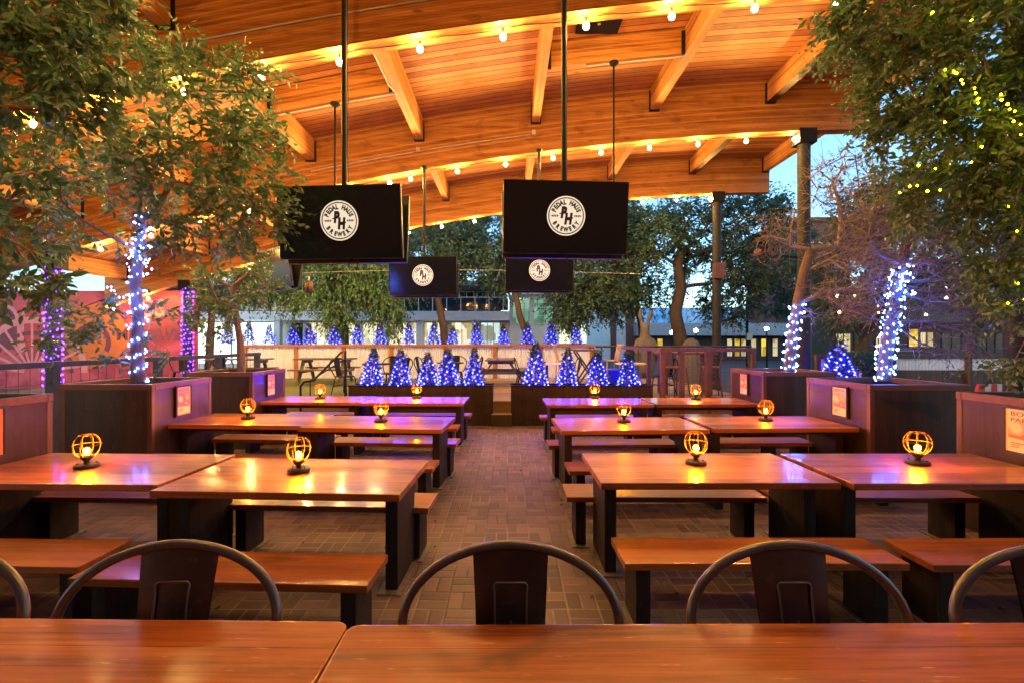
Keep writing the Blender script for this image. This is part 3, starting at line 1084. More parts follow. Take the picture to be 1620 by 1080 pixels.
def poster(side, x, y, z, w, h, style, label):
    sg = 1 if side == 'left' else -1          # outward normal along x
    t = thing('poster', label, 'poster', (x, y, z), R(90) * sg, 'framed posters on the planters')
    # local: x along the wall, y = -normal -> front is -y
    f = 0.022
    mb = MB()
    mb.box(-w / 2 - f, w / 2 + f, -0.022, 0, h / 2, h / 2 + f)
    mb.box(-w / 2 - f, w / 2 + f, -0.022, 0, -h / 2 - f, -h / 2)
    mb.box(-w / 2 - f, -w / 2, -0.022, 0, -h / 2, h / 2)
    mb.box(w / 2, w / 2 + f, -0.022, 0, -h / 2, h / 2)
    mb.build('frame', M['frame'], t)
    mats = [M['paper'], M['pred'], M['pbrown'], M['pyellow'], M['ppink']]
    mb = MB()
    base = {0: 0, 1: 4, 2: 1}[style]
    mb.box(-w / 2, w / 2, -0.010, -0.001, -h / 2, h / 2, base)

    def patch(pts, mi, lift):
        mb.add([(px * w, -0.010 - lift, pz * h) for px, pz in pts], [tuple(range(len(pts)))], mi)

    def disc(cx, cz, r, mi, lift):
        patch([(cx + r / w * math.cos(2 * PI * i / 16), cz + r / h * math.sin(2 * PI * i / 16)) for i in range(16)], mi, lift)
    if style in (0, 1):
        if style == 1:
            patch([(-0.46, -0.46), (0.46, -0.46), (0.46, -0.22), (-0.46, -0.22)], 0, 0.0008)
        patch([(-0.42, -0.18), (0.42, -0.22), (0.42, -0.15), (-0.42, -0.10)], 1, 0.001)
        patch([(-0.44, 0.0), (-0.3, 0.2), (0.42, 0.2), (0.44, -0.12), (-0.44, -0.12)], 4 if style == 0 else 1, 0.0006)
        disc(-0.22, 0.06, 0.16 * w, 0, 0.0016)
        patch([(0.24 + (0.2 if i % 2 else 0.11) * math.cos(PI * i / 7), 0.10 + (0.13 if i % 2 else 0.07) * math.sin(PI * i / 7)) for i in range(14)], 3, 0.0016)
        patch([(-0.12, -0.12), (0.15, 0.06), (0.44, -0.14)], 1, 0.002)
        patch([(0.1, -0.14), (0.16, -0.02), (0.24, -0.14)], 0, 0.0024)
        for k in range(3):
            patch([(-0.36, -0.28 - 0.045 * k), (-0.02 - 0.06 * k, -0.28 - 0.045 * k), (-0.02 - 0.06 * k, -0.30 - 0.045 * k), (-0.36, -0.30 - 0.045 * k)], 2, 0.0014)
        for k, word in enumerate(('BOOK', 'PARTY')):
            vs, fs = text_mesh(word, 0.135 * h, 0.0003, 0.0008)
            sx = 0.74 * w / (max(v.x for v in vs) - min(v.x for v in vs))
            mb.add([(v.x * sx, -0.0125 - v.z, v.y + h * (0.385 - 0.14 * k)) for v in vs], fs, 2)
    else:
        patch([(-0.35, 0.3), (0.35, 0.3), (0.35, 0.42), (-0.35, 0.42)], 0, 0.001)
        patch([(-0.3, -0.3), (0.3, -0.3), (0.3, 0.15), (-0.3, 0.15)], 4, 0.001)
    mb.build('print', mats, t)
    return t


# heights read from the photo
poster('right', 4.42 - 0.005, 3.88, 1.03, 0.30, 0.37, 0, 'cream and red poster in black frame on planter at right picture edge')
poster('right', 4.28 - 0.005, 5.86, 1.03, 0.25, 0.36, 0, 'cream poster with pink top on the right middle-row planter')
poster('right', 4.30 - 0.005, 8.28, 1.03, 0.25, 0.36, 1, 'pink poster on the blue-lit planter right of the back row')
poster('left', -4.27 + 0.005, 5.97, 1.03, 0.25, 0.36, 1, 'pink and cream poster on the left middle-row planter')
poster('left', -4.27 + 0.005, 8.17, 1.03, 0.25, 0.36, 1, 'small pink poster on the blue-lit planter left of the back row')
poster('left', -4.42 + 0.005, 3.83, 1.02, 0.28, 0.40, 2, 'red poster on the planter at the left picture edge')


def low_planter(x0, x1, label):
    t = thing('low_planter', label, 'planter', ((x0 + x1) / 2, 9.85, 0), 0, 'long low planters at the aisle end')
    hx = (x1 - x0) / 2
    MB().box(-hx, hx, -0.1, -0.065, 0, 0.84).build('front_panel', M['leg'], t)
    MB().box(-hx, hx, 0.36, 0.395, 0, 0.84).build('back_panel', M['leg'], t)
    MB().box(-hx, -hx + 0.035, -0.064, 0.359, 0, 0.84).build('side_panel', M['leg'], t)
    MB().box(hx - 0.035, hx, -0.064, 0.359, 0, 0.84).build('side_panel', M['leg'], t)
    mb = MB()
    mb.box(-hx - 0.01, hx + 0.01, -0.11, -0.055, 0.841, 0.866)
    mb.box(-hx - 0.01, hx + 0.01, 0.35, 0.405, 0.841, 0.866)
    mb.build('top_rail', M['black'], t)
    MB().box(-hx + 0.037, hx - 0.037, -0.063, 0.358, 0.7, 0.78).build('soil', M['soil'], t)


low_planter(-3.42, -0.33, 'long low black planter of lit firs left of the aisle end')
low_planter(0.06, 3.10, 'long low black planter of lit firs right of the aisle end')


# ================================================================ FOLIAGE HELPERS
def leaves_mesh(name, cen, ax, size, mat, wid=0.42, fold=0.25, seed=1):
    """leaf = two quads folded along the midrib; cen, ax: (n,3) arrays; size (n,)"""
    r = np.random.default_rng(seed)
    n = len(cen)
    ax = ax / (np.linalg.norm(ax, axis=1, keepdims=True) + 1e-9)
    rv = r.normal(size=(n, 3))
    rv[:, 2] *= 0.45
    s = np.cross(ax, rv)
    s /= np.linalg.norm(s, axis=1, keepdims=True) + 1e-9
    nn = np.cross(s, ax)
    L_ = size[:, None]
    b = cen
    tip = cen + ax * L_ - nn * L_ * 0.10
    w = wid * 0.5
    l1 = cen + ax * L_ * 0.3 + s * L_ * w + nn * L_ * w * fold
    l2 = cen + ax * L_ * 0.68 + s * L_ * w * 0.82 + nn * L_ * w * fold * 0.8
    r1 = cen + ax * L_ * 0.3 - s * L_ * w + nn * L_ * w * fold
    r2 = cen + ax * L_ * 0.68 - s * L_ * w * 0.82 + nn * L_ * w * fold * 0.8
    V = np.stack([b, l1, l2, tip, r2, r1], axis=1).reshape(-1, 3)
    base = np.arange(n)[:, None] * 6
    F = np.concatenate([base + np.array([0, 3, 2, 1]), base + np.array([0, 5, 4, 3])], axis=1).reshape(-1)
    me = bpy.data.meshes.new(name)
    me.vertices.add(len(V))
    me.vertices.foreach_set('co', V.astype(np.float32).ravel())
    me.loops.add(len(F))
    me.loops.foreach_set('vertex_index', F.astype(np.int32))
    me.polygons.add(n * 2)
    me.polygons.foreach_set('loop_start', np.arange(0, n * 8, 4, dtype=np.int32))
    me.update(calc_edges=True)
    me.materials.append(mat)
    return me


def grow(trunk, targets, r, r_tip=0.004, jit=0.12, droop=0.0):
    """skeleton: trunk [(point, radius)], each target joined to the nearest node; returns paths [(points, radii)]"""
    pos = [Vector(p) for p, _ in trunk]
    par = [i - 1 for i in range(len(pos))]
    depth = [0.3 * i for i in range(len(pos))]
    nt0 = len(pos)
    top = pos[-1]
    tg = sorted([Vector(t) for t in targets], key=lambda t: (t - top).length)
    tips = []
    start_ok = max(1, nt0 // 3)
    for t in tg:
        best, bi = 1e9, -1
        for i in range(start_ok, len(pos)):
            d = (pos[i] - t).length + 0.28 * depth[i]
            if d < best:
                best, bi = d, i
        a = pos[bi]
        d = t - a
        k = max(1, int(d.length / 0.28))
        prev = bi
        off = Vector((r.gauss(0, 1), r.gauss(0, 1), r.gauss(0, 0.7))) * jit * d.length
        for i in range(1, k + 1):
            u = i / k
            p = a + d * u + off * math.sin(PI * u) * 0.5 + Vector((0, 0, droop * math.sin(PI * u) * d.length))
            pos.append(p)
            par.append(prev)
            depth.append(depth[prev] + d.length / k)
            prev = len(pos) - 1
        tips.append(prev)
    cnt = [0] * len(pos)
    for i in range(len(pos) - 1, -1, -1):
        cnt[i] = max(1, cnt[i])
        if par[i] >= 0:
            cnt[par[i]] += cnt[i]
    rt = trunk[-1][1]
    cm = max(cnt[nt0 - 1], 1)
    rad = []
    for i in range(len(pos)):
        if i < nt0:
            rad.append(trunk[i][1])
        else:
            rad.append(min(rt, max(r_tip, rt * (cnt[i] / cm) ** 0.55)))
    kids = {}
    for i, p in enumerate(par):
        kids.setdefault(p, []).append(i)
    paths = [(pos[:nt0], rad[:nt0])]
    stack = [(p, k) for p in range(len(pos)) for k in kids.get(p, []) if k >= nt0]
    main = {}
    for p in range(nt0, len(pos)):
        ks = kids.get(p, [])
        if ks:
            main[p] = max(ks, key=lambda q: cnt[q])
    for p, k in stack:
        if p >= nt0 and main.get(p) == k:
            continue
        pts, rs = [pos[p]], [min(rad[p], rad[k] * 1.3)]
        c = k
        while True:
            pts.append(pos[c])
            rs.append(rad[c])
            if c in main:
                c = main[c]
            else:
                break
        rs[-1] = r_tip * 0.6
        paths.append((pts, rs))
    return paths


def blob_targets(blobs, r):
    """blobs: (centre, (rx,ry,rz), n) -> points through the volume, denser near the shell"""
    out = []
    for c, rr, n in blobs:
        for _ in range(n):
            while True:
                v = Vector((r.uniform(-1, 1), r.uniform(-1, 1), r.uniform(-1, 1)))
                if 0.15 < v.length < 1:
                    break
            v = v.normalized() * (v.length ** 0.5)
            out.append(Vector(c) + Vector((v.x * rr[0], v.y * rr[1], v.z * rr[2])))
    return out


def leafy_tree(name, label, trunk, blobs, per, lsize, spread, leafm, barkm, group, seed, droop=-0.25, seg=6, r_tip=0.004,
               wid=0.42, twigs=0, crown=True, part='crown', limbm=None):
    r = random.Random(seed)
    o = Vector(trunk[0][0])
    t = thing(name, label, 'tree', o, 0, group)
    tg = blob_targets(blobs, r)
    paths = grow(trunk, tg, r, r_tip)
    mb = MB()
    for pts, rs in paths[:1]:
        mb.tube([p - o for p in pts], rs, 10)
    mb.build('trunk', barkm, t)
    mb = MB()
    for pts, rs in paths[1:]:
        mb.tube([p - o for p in pts], rs, seg, cap=False)
    if twigs:
        for g in tg:
            for _ in range(twigs):
                d = Vector((r.gauss(0, 1), r.gauss(0, 1), r.gauss(0.1, 0.8))).normalized()
                ln = r.uniform(0.15, 0.5)
                b = d * ln + Vector((r.gauss(0, .06), r.gauss(0, .06), r.gauss(0, .06)))
                mb.tube([g - o, g - o + d * ln * 0.5, g - o + b], [r_tip, r_tip * 0.8, r_tip * 0.5], 3, cap=False)
    cs = None
    if crown and per > 0:
        # leafy sprays: each limb end carries a few twigs, the leaves alternate along them
        rg = np.random.default_rng(seed)
        T = np.array([list(g - o) for g in tg])
        ntw = max(2, per // 9)
        nl = max(3, per // ntw)
        cen = T.mean(axis=0)
        K = len(T) * ntw
        B = np.repeat(T, ntw, axis=0)
        outw = B - cen
        outw /= np.linalg.norm(outw, axis=1, keepdims=True) + 1e-6
        D = outw * 0.55 + rg.normal(size=(K, 3)) * 0.75
        D[:, 2] += droop * 0.4
        D /= np.linalg.norm(D, axis=1, keepdims=True) + 1e-6
        LN = spread * rg.uniform(1.2, 3.4, K)
        sag = np.array([0, 0, 1.0]) * (droop * 0.5)
        if per > 20 and K < 4000:
            for q in range(K):
                b, d, l = B[q], D[q], LN[q]
                mb.tube([b, b + d * l * 0.5 + sag * l * 0.2, b + d * l + sag * l * 0.7], [r_tip * 0.8, r_tip * 0.55, r_tip * 0.3], 3, cap=False)
        u = np.tile(np.linspace(0.12, 1.0, nl), K) + rg.normal(size=K * nl) * 0.03
        Bq, Dq, Lq = np.repeat(B, nl, axis=0), np.repeat(D, nl, axis=0), np.repeat(LN, nl)[:, None]
        U = u[:, None]
        cs = Bq + Dq * Lq * U + sag * Lq * 0.7 * U * U + rg.normal(size=(K * nl, 3)) * spread * 0.10
        pv = np.cross(Dq, np.tile(np.array([0, 0, 1.0]), (K * nl, 1)) + rg.normal(size=(K * nl, 3)) * 0.35)
        pv /= np.linalg.norm(pv, axis=1, keepdims=True) + 1e-6
        alt = np.where(np.arange(K * nl) % 2 == 0, 1.0, -1.0)[:, None]
        ax = Dq * 0.65 + pv * alt * 0.75 + rg.normal(size=(K * nl, 3)) * 0.3
        ax[:, 2] += droop
        sz = lsize * rg.uniform(0.45, 1.3, K * nl) * (1.1 - 0.35 * np.clip(u, 0, 1))
    mb.build('limbs', limbm or barkm, t)
    if cs is not None:
        me = leaves_mesh(part, cs, ax, sz, leafm, wid, 0.3, seed)
        c = bpy.data.objects.new(part, me)
        C.objects.link(c)
        c.parent = t
    return t


def fairy(name, label, pts, mat, r_led, wire_paths=None, group=None, loc=None):
    o = Vector(loc) if loc is not None else Vector(pts[0])
    t = thing(name, label, 'fairy lights', o, 0, group)
    if WRAPS:
        wire_paths = [WRAPS.pop()]
    if wire_paths:
        w = MB()
        for wp in wire_paths:
            w.tube([Vector(p) - o for p in wp], 0.003, 3, cap=False)
        w.build('wire', M['wire'], t)
    mb = MB()
    for p in pts:
        mb.octa(Vector(p) - o, r_led * rng.uniform(0.75, 1.25))
    tag(mb.build('leds', mat, t), kind='stuff')
    return t


WRAPS = []


def wrap(path, rad, turns, n, out=0.02, r=rng):
    """points spiralling round a trunk path [(point)] with radius rad"""
    path = [Vector(p) for p in path]
    seg = [(path[i + 1] - path[i]).length for i in range(len(path) - 1)]
    tot = sum(seg)
    pts = []
    for k in range(n):
        u = k / (n - 1) * tot
        i = 0
        while i < len(seg) - 1 and u > seg[i]:
            u -= seg[i]
            i += 1
        c = path[i].lerp(path[i + 1], min(1, u / seg[i]))
        a = 2 * PI * turns * k / (n - 1) + r.uniform(-0.3, 0.3)
        rr = rad + out * r.uniform(0.5, 1.6)
        pts.append(c + Vector((rr * math.cos(a), rr * math.sin(a), r.uniform(-0.03, 0.03))))
    WRAPS.append(list(pts))
    return pts


# ================================================================ TREES IN THE PLANTERS
def pb(px, py, d, r, n, ry=None, rz=None):
    return (P(px, py, d), (r, ry or r, rz or r), n)


BKT = 'trees growing in the tall planters'
tr = [(P(219, 604, 5.95), 0.085), (P(217, 560, 5.95), 0.075), (P(219, 500, 5.97), 0.068), (P(214, 450, 5.95), 0.064), (P(222, 395, 5.9), 0.06),
      (P(224, 340, 5.85), 0.05)]
leafy_tree('leafy_tree', 'leafy tree with blue-white lights round its trunk, left of the middle row', tr,
           [pb(330, 170, 5.6, 0.72, 42, 0.8, 0.55), pb(380, 250, 5.6, 0.55, 28), pb(290, 280, 5.5, 0.72, 40, 0.7, 0.5), pb(170, 280, 5.6, 0.7, 26, 0.7, 0.42),
            pb(200, 180, 5.7, 0.6, 20), pb(235, 90, 5.7, 0.40, 15), pb(405, 340, 5.7, 0.34, 16), pb(100, 350, 5.7, 0.5, 16, 0.6, 0.3), pb(320, 370, 5.7, 0.5, 16, .5, .2),
            pb(90, 260, 5.8, 0.45, 14), pb(210, 515, 5.9, 0.8, 12, 0.4, 0.45), pb(100, 510, 5.9, 0.5, 7, 0.3, 0.35), pb(390, 120, 5.6, 0.26, 9)],
           40, 0.098, 0.125, M['leaf'], M['bark'], BKT, 11)
fairy('fairy_lights', 'blue-white fairy lights wound round the left leafy tree trunk',
      wrap([p for p, _ in tr], 0.07, 11, 130, 0.028) + [P(222 + rng.gauss(0, 12), 405 + rng.gauss(0, 18), 5.75) for _ in range(26)]
      + [P(170 + 4 * k + rng.gauss(0, 3), 455 + 3 * k + rng.gauss(0, 5), 5.8) for k in range(9)],
      M['ledwhite'], 0.0125, None, 'fairy lights wound on trees')

tr = [(P(-130, 640, 3.85), 0.08), (P(-128, 560, 3.85), 0.07), (P(-120, 450, 3.85), 0.065), (P(-100, 330, 3.8), 0.055), (P(-80, 240, 3.8), 0.05)]
leafy_tree('leafy_tree', 'leafy tree reaching in from the upper left picture corner', tr,
           [pb(-60, 40, 3.8, 0.6, 40), pb(40, 30, 3.7, 0.42, 34), pb(120, 100, 3.7, 0.26, 18), pb(30, 120, 3.7, 0.34, 24), pb(110, 175, 3.8, 0.2, 8),
            pb(-90, 250, 3.8, 0.5, 24), pb(0, 400, 3.8, 0.26, 9, .3, .2), pb(60, 445, 3.8, 0.18, 5, .2, .12), pb(165, 10, 3.7, 0.16, 6), pb(0, 290, 3.8, .25, 9)],
           34, 0.105, 0.11, M['leaf'], M['bark'], BKT, 12)

tr = [(P(382, 590, 8.2), 0.07), (P(380, 540, 8.2), 0.06), (P(372, 490, 8.2), 0.05), (P(368, 455, 8.2), 0.045)]
leafy_tree('leafy_tree', 'dark leafy tree in the blue-lit planter left of the back row', tr,
           [pb(365, 450, 8.2, 0.55, 24, 0.5, 0.45), pb(345, 500, 8.2, 0.45, 14, 0.4, 0.35), pb(412, 440, 8.2, 0.3, 9)], 34, 0.11, 0.13,
           M['leaf'], M['bark'], BKT, 13)

# right: big leafy crown from the nearest planter
tr = [(P(1745, 640, 3.95), 0.09), (P(1735, 500, 3.95), 0.08), (P(1715, 380, 3.95), 0.07), (P(1690, 300, 3.95), 0.06), (P(1650, 240, 4.0), 0.05)]
R1 = [pb(1410, 40, 4.3, 0.50, 48, 0.5, 0.4), pb(1500, 110, 4.2, 0.52, 58), pb(1590, 70, 4.1, 0.5, 50), pb(1480, 220, 4.4, 0.46, 46, .5, .42),
      pb(1590, 230, 4.2, 0.52, 56), pb(1612, 360, 4.2, 0.38, 28), pb(1490, 310, 4.5, 0.36, 24, .4, .25), pb(1618, 460, 4.2, 0.24, 10, .25, .25),
      pb(1680, 300, 4.0, 0.6, 30), pb(1680, 100, 4.0, 0.6, 30), pb(1430, 150, 4.5, 0.32, 20), pb(1596, 575, 4.3, 0.10, 4, .1, .08), pb(1350, 20, 4.5, .24, 12),
      pb(1570, 420, 4.4, 0.2, 7)]
leafy_tree('leafy_tree', 'big leafy tree with yellow lights filling the upper right corner', tr, R1,
           50, 0.082, 0.125, M['leaf'], M['barkred'], BKT, 14)
yl = []
for c, rr, n in R1[:10]:
    for _ in range(4):
        v = Vector((rng.uniform(-1, 1), rng.uniform(-1.1, -0.2), rng.uniform(-1, 1)))
        yl.append(c + Vector((v.x * rr[0], v.y * rr[1], v.z * rr[2])))
for a, b, n in (((1500, 105), (1560, 170), 9), ((1490, 300), (1400, 300), 5), ((1585, 145), (1618, 215), 8)):
    for k in range(n):
        u = k / n
        yl.append(P(a[0] + (b[0] - a[0]) * u + rng.gauss(0, 4), a[1] + (b[1] - a[1]) * u + rng.gauss(0, 4), 3.75))
fairy('fairy_lights', 'yellow fairy lights scattered through the upper right tree crown', yl, M['ledyellow'], 0.0105, None, 'fairy lights wound on trees')

# right middle planter: pale-lit trunk, bare branches below, thin crown above
tr = [(P(1398, 602, 5.95), 0.085), (P(1402, 560, 5.95), 0.078), (P(1410, 510, 5.95), 0.072), (P(1418, 460, 5.93), 0.068), (P(1428, 420, 5.9), 0.06),
      (P(1436, 370, 5.9), 0.05)]
tr2 = tr
leafy_tree('bare_tree', 'bare twiggy tree with white lights round its trunk, right of the middle row', tr,
           [pb(1490, 430, 5.9, 0.75, 40, 0.7, 0.5), pb(1400, 400, 5.9, 0.6, 40, 0.6, 0.5), pb(1450, 340, 5.9, 0.9, 50, 0.8, 0.55), pb(1550, 420, 5.8, 0.6, 26, .6, .5),
            pb(1510, 500, 5.8, 0.5, 16, 0.5, 0.2), pb(1500, 548, 5.8, 0.4, 9, 0.3, 0.10), pb(1370, 470, 5.9, 0.5, 16, .5, .3), pb(1380, 300, 6.0, 0.7, 26)], 9, 0.07, 0.16, M['leafdry'], M['barkred'], BKT, 15,
           twigs=8, r_tip=0.0042, limbm=M['twig'])
fairy('fairy_lights', 'white fairy lights wound round the right bare trunk of the middle planter',
      wrap([p for p, _ in tr[:5]], 0.075, 14, 170, 0.028) + [P(1425 + rng.gauss(0, 14), 445 + rng.gauss(0, 12), 5.8) for _ in range(24)],
      M['ledwhite'], 0.0125, None, 'fairy lights wound on trees')

tr = [(P(1248, 588, 8.2), 0.10), (P(1253, 540, 8.2), 0.09), (P(1262, 480, 8.2), 0.085), (P(1272, 430, 8.2), 0.08), (P(1282, 395, 8.2), 0.07)]
leafy_tree('bare_tree', 'bare reddish tree with few lights, right of the back row', tr,
           [(P(1330, 290, 8.0), (0.35, 0.4, 0.4), 10), (P(1300, 270, 8.2), (0.3, 0.4, 0.4), 8), (P(1410, 290, 7.9), (0.5, 0.5, 0.4), 14),
            (P(1240, 360, 8.3), (0.4, 0.4, 0.4), 12), (P(1340, 430, 8.2), (0.8, 0.7, 0.5), 22), (P(1320, 480, 8.1), (0.7, 0.5, 0.35), 14), (P(1390, 380, 8.1), (.8, .7, .6), 24)],
           5, 0.07, 0.2, M['leafdry'], M['barkred'], BKT, 16, twigs=9, r_tip=0.0048, limbm=M['twig'])
fairy('fairy_lights', 'white fairy lights on the lower trunk right of the back row',
      wrap([p for p, _ in tr[:3]], 0.085, 8, 90, 0.028), M['ledwhite'], 0.0155, None, 'fairy lights wound on trees')

# purple lights on the two left columns
for (x, y, lab, n) in ((-11.7, 11.7, 'purple lights spiralling on the dark column before the mural, far left', 150),
                       (-11.7, 16.6, 'purple lights spiralling on the farther dark column, right of the mural', 120)):
    fairy('fairy_lights', lab, wrap([(x, y, 0.6), (x, y, 3.75)], 0.155, 19, int(n * 1.5), 0.03), M['ledpurple'], 0.022, None, 'fairy lights wound on columns')


# ================================================================ SMALL LIT FIRS
def fir_mesh(seed, h=0.80, rad=0.24):
    r = np.random.default_rng(seed)
    n = 1500
    u = r.random(n) ** 0.75
    z = h * (1 - u) * 0.98
    rr = rad * u * (0.35 + 0.65 * r.random(n)) + 0.012
    tier = 0.80 + 0.2 * np.abs(np.sin(z / h * 9 * PI))
    rr *= tier
    a = r.random(n) * 2 * PI
    ph = r.random(4) * 6.28
    rr *= 1 + 0.22 * np.sin(3 * a + 14 * z + ph[0]) + 0.16 * np.sin(5 * a - 22 * z + ph[1])
    cs = np.stack([rr * np.cos(a), rr * np.sin(a), z + 0.02], axis=1)
    ax = np.stack([np.cos(a), np.sin(a), r.normal(0.35, 0.4, n)], axis=1) + r.normal(size=(n, 3)) * 0.35
    sz = r.uniform(0.045, 0.085, n)
    # a few longer, ragged branchlets that break the outline
    for q in range(9):
        zz, aa = r.uniform(0.08, 0.85) * h, r.uniform(0, 6.28)
        r0 = rad * (1 - zz / h) * 0.8
        m_ = 26
        t_ = r.random(m_)
        rr2 = r0 + t_ * r.uniform(0.05, 0.11)
        c2 = np.stack([rr2 * np.cos(aa), rr2 * np.sin(aa), zz + t_ * 0.05 + r.normal(0, 0.008, m_)], axis=1) + r.normal(0, 0.008, (m_, 3))
        cs = np.concatenate([cs, c2])
        ax = np.concatenate([ax, np.stack([np.full(m_, np.cos(aa)), np.full(m_, np.sin(aa)), np.full(m_, 0.5)], axis=1) + r.normal(0, 0.5, (m_, 3))])
        sz = np.concatenate([sz, r.uniform(0.03, 0.06, m_)])
    return leaves_mesh('foliage', cs, ax, sz, M['needle'], 0.22, 0.3, seed)


def led_mesh(seed, h=0.80, rad=0.24, n=48, r_led=0.0175, zmax=0.86):
    r = random.Random(seed)
    mb = MB()
    for k in range(n):
        u = 0.12 + 0.88 * math.sqrt((k + r.random()) / n)
        z = h * (1 - u)
        if z > h * zmax:
            continue
        a = k * 2.399 + r.uniform(-0.3, 0.3)
        q = rad * u * 0.96 + 0.02
        mb.octa((q * math.cos(a), q * math.sin(a), z + 0.03), r_led * r.uniform(0.7, 1.2))
    return mb.mesh('leds', M['ledblue'])


FIR = [fir_mesh(40 + k) for k in range(4)]
LEDS = [led_mesh(60 + k) for k in range(4)]
LEDF = [led_mesh(70 + k, n=26, r_led=0.018) for k in range(3)]
stem_me = MB().tube([(0, 0, -0.10), (0, 0, 0.4), (0, 0, 0.84)], [0.022, 0.014, 0.004], 6).mesh('stem', M['bark'])
leader_me = MB().tube([(0, 0, 0.80), (0.004, 0, 0.9)], [0.008, 0.004], 5).mesh('leader', M['bark'])


def fir(loc, k, sc, label, group, leds, llabel, lgroup, szz=1.0):
    t = thing('small_fir', label, 'fir', loc, rng.uniform(0, 6), group)
    t.scale = (sc * rng.uniform(0.84, 1.16), sc * rng.uniform(0.84, 1.16), sc * szz * rng.uniform(0.93, 1.05))
    t.rotation_euler = (R(rng.uniform(-4, 4)), R(rng.uniform(-4, 4)), rng.uniform(0, 6))
    for me in (FIR[k % 4], stem_me):
        o = bpy.data.objects.new(me.name.split('.')[0], me)
        C.objects.link(o)
        o.parent = t
    l = thing('fairy_lights', llabel, 'fairy lights', loc, rng.uniform(0, 6), lgroup)
    l.scale = t.scale
    l.rotation_euler = t.rotation_euler
    o = bpy.data.objects.new('leds', leds)
    C.objects.link(o)
    o.parent = l
    o['kind'] = 'stuff'


ORD = ['first', 'second', 'third', 'fourth', 'fifth', 'sixth', 'seventh', 'eighth', 'ninth', 'tenth', 'eleventh', 'twelfth', 'thirteenth',
       'fourteenth', 'fifteenth', 'sixteenth']
for i, (px, sc, sz) in enumerate(((588, 1.0, 1.02), (633, 1.0, 1.0), (678, .95, 1.0), (709, 1.0, 1.0), (749, 1.02, 1.02))):
    fir(P(px, 611, 10.0), i, sc, 'small blue-lit fir, %s from left in the planter left of the aisle' % ORD[i],
        'small lit firs in the low planters', LEDS[i % 4], 'blue lights on the %s fir of the low left planter' % ORD[i], 'fairy lights on the small firs', sz)
for i, (px, sc, sz) in enumerate(((847, 1.05, 1.1), (896, 1.1, 1.0), (946, 1.0, 1.0), (995, 1.08, .9))):
    fir(P(px, 611, 10.0), i + 1, sc, 'small blue-lit fir, %s from left in the planter right of the aisle' % ORD[i],
        'small lit firs in the low planters', LEDS[(i + 1) % 4], 'blue lights on the %s fir of the low right planter' % ORD[i], 'fairy lights on the small firs', sz)
for i, px in enumerate((361, 392, 425.5, 463, 491, 529, 565, 602, 648, 686, 717, 754, 796, 835, 872, 913)):
    fir(P(px, 545, 16.45), i, rng.uniform(0.88, 1.08), 'small purple-blue lit fir on the corrugated wall, %s from the left' % ORD[i],
        'small lit firs along the corrugated wall', LEDF[i % 3], 'lights on the %s fir from the left along the corrugated wall' % ORD[i],
        'fairy lights on the small firs')
fir(P(1327, 600, 10.6), 2, 1.25, 'deep blue lit fir standing alone behind the right planters', None, LEDS[3],
    'blue lights on the lone fir behind the right planters', 'fairy lights on the small firs', 1.0)


# ================================================================ CORRUGATED WALL
def corrugated(mb, x0, x1, y, z0, z1, pitch=0.085, amp=0.014):
    n = int((x1 - x0) / pitch * 8)
    vs = []
    for i in range(n + 1):
        x = x0 + (x1 - x0) * i / n
        yy = y + amp * math.sin(2 * PI * x / pitch)
        vs += [(x, yy, z0), (x, yy, z1)]
    mb.add(vs, [(2 * i, 2 * i + 2, 2 * i + 3, 2 * i + 1) for i in range(n)], 0, True)


cw = thing('corrugated_wall', 'white corrugated wall with wood posts and cap behind the lawn', 'wall', (0, 16.1, 0))
posts = [(p - VX) * 16.1 / FPX for p in (388, 469, 544, 619, 705.5, 783, 855, 937)]
for a, b in zip(posts[:-1], posts[1:]):
    mb = MB()
    corrugated(mb, a + 0.07, b - 0.07, 0.0, DZ, 1.60)
    mb.build('corrugated_sheet', M['corr'], cw)
for x in posts:
    MB().box(x - 0.065, x + 0.065, -0.06, 0.05, DZ, 1.60).build('post', M['cap'], cw)
MB().box(posts[0] - 0.1, posts[-1] + 0.1, -0.10, 0.55, 1.602, 1.69).build('cap_rail', M['cap'], cw)
MB().box(posts[0] - 0.05, posts[-1] + 0.05, 0.10, 0.5, -0.02, 1.60).build('backing', M['leg'], cw)

# ================================================================ TELEVISIONS
TVW, TVH = 1.70, 0.965


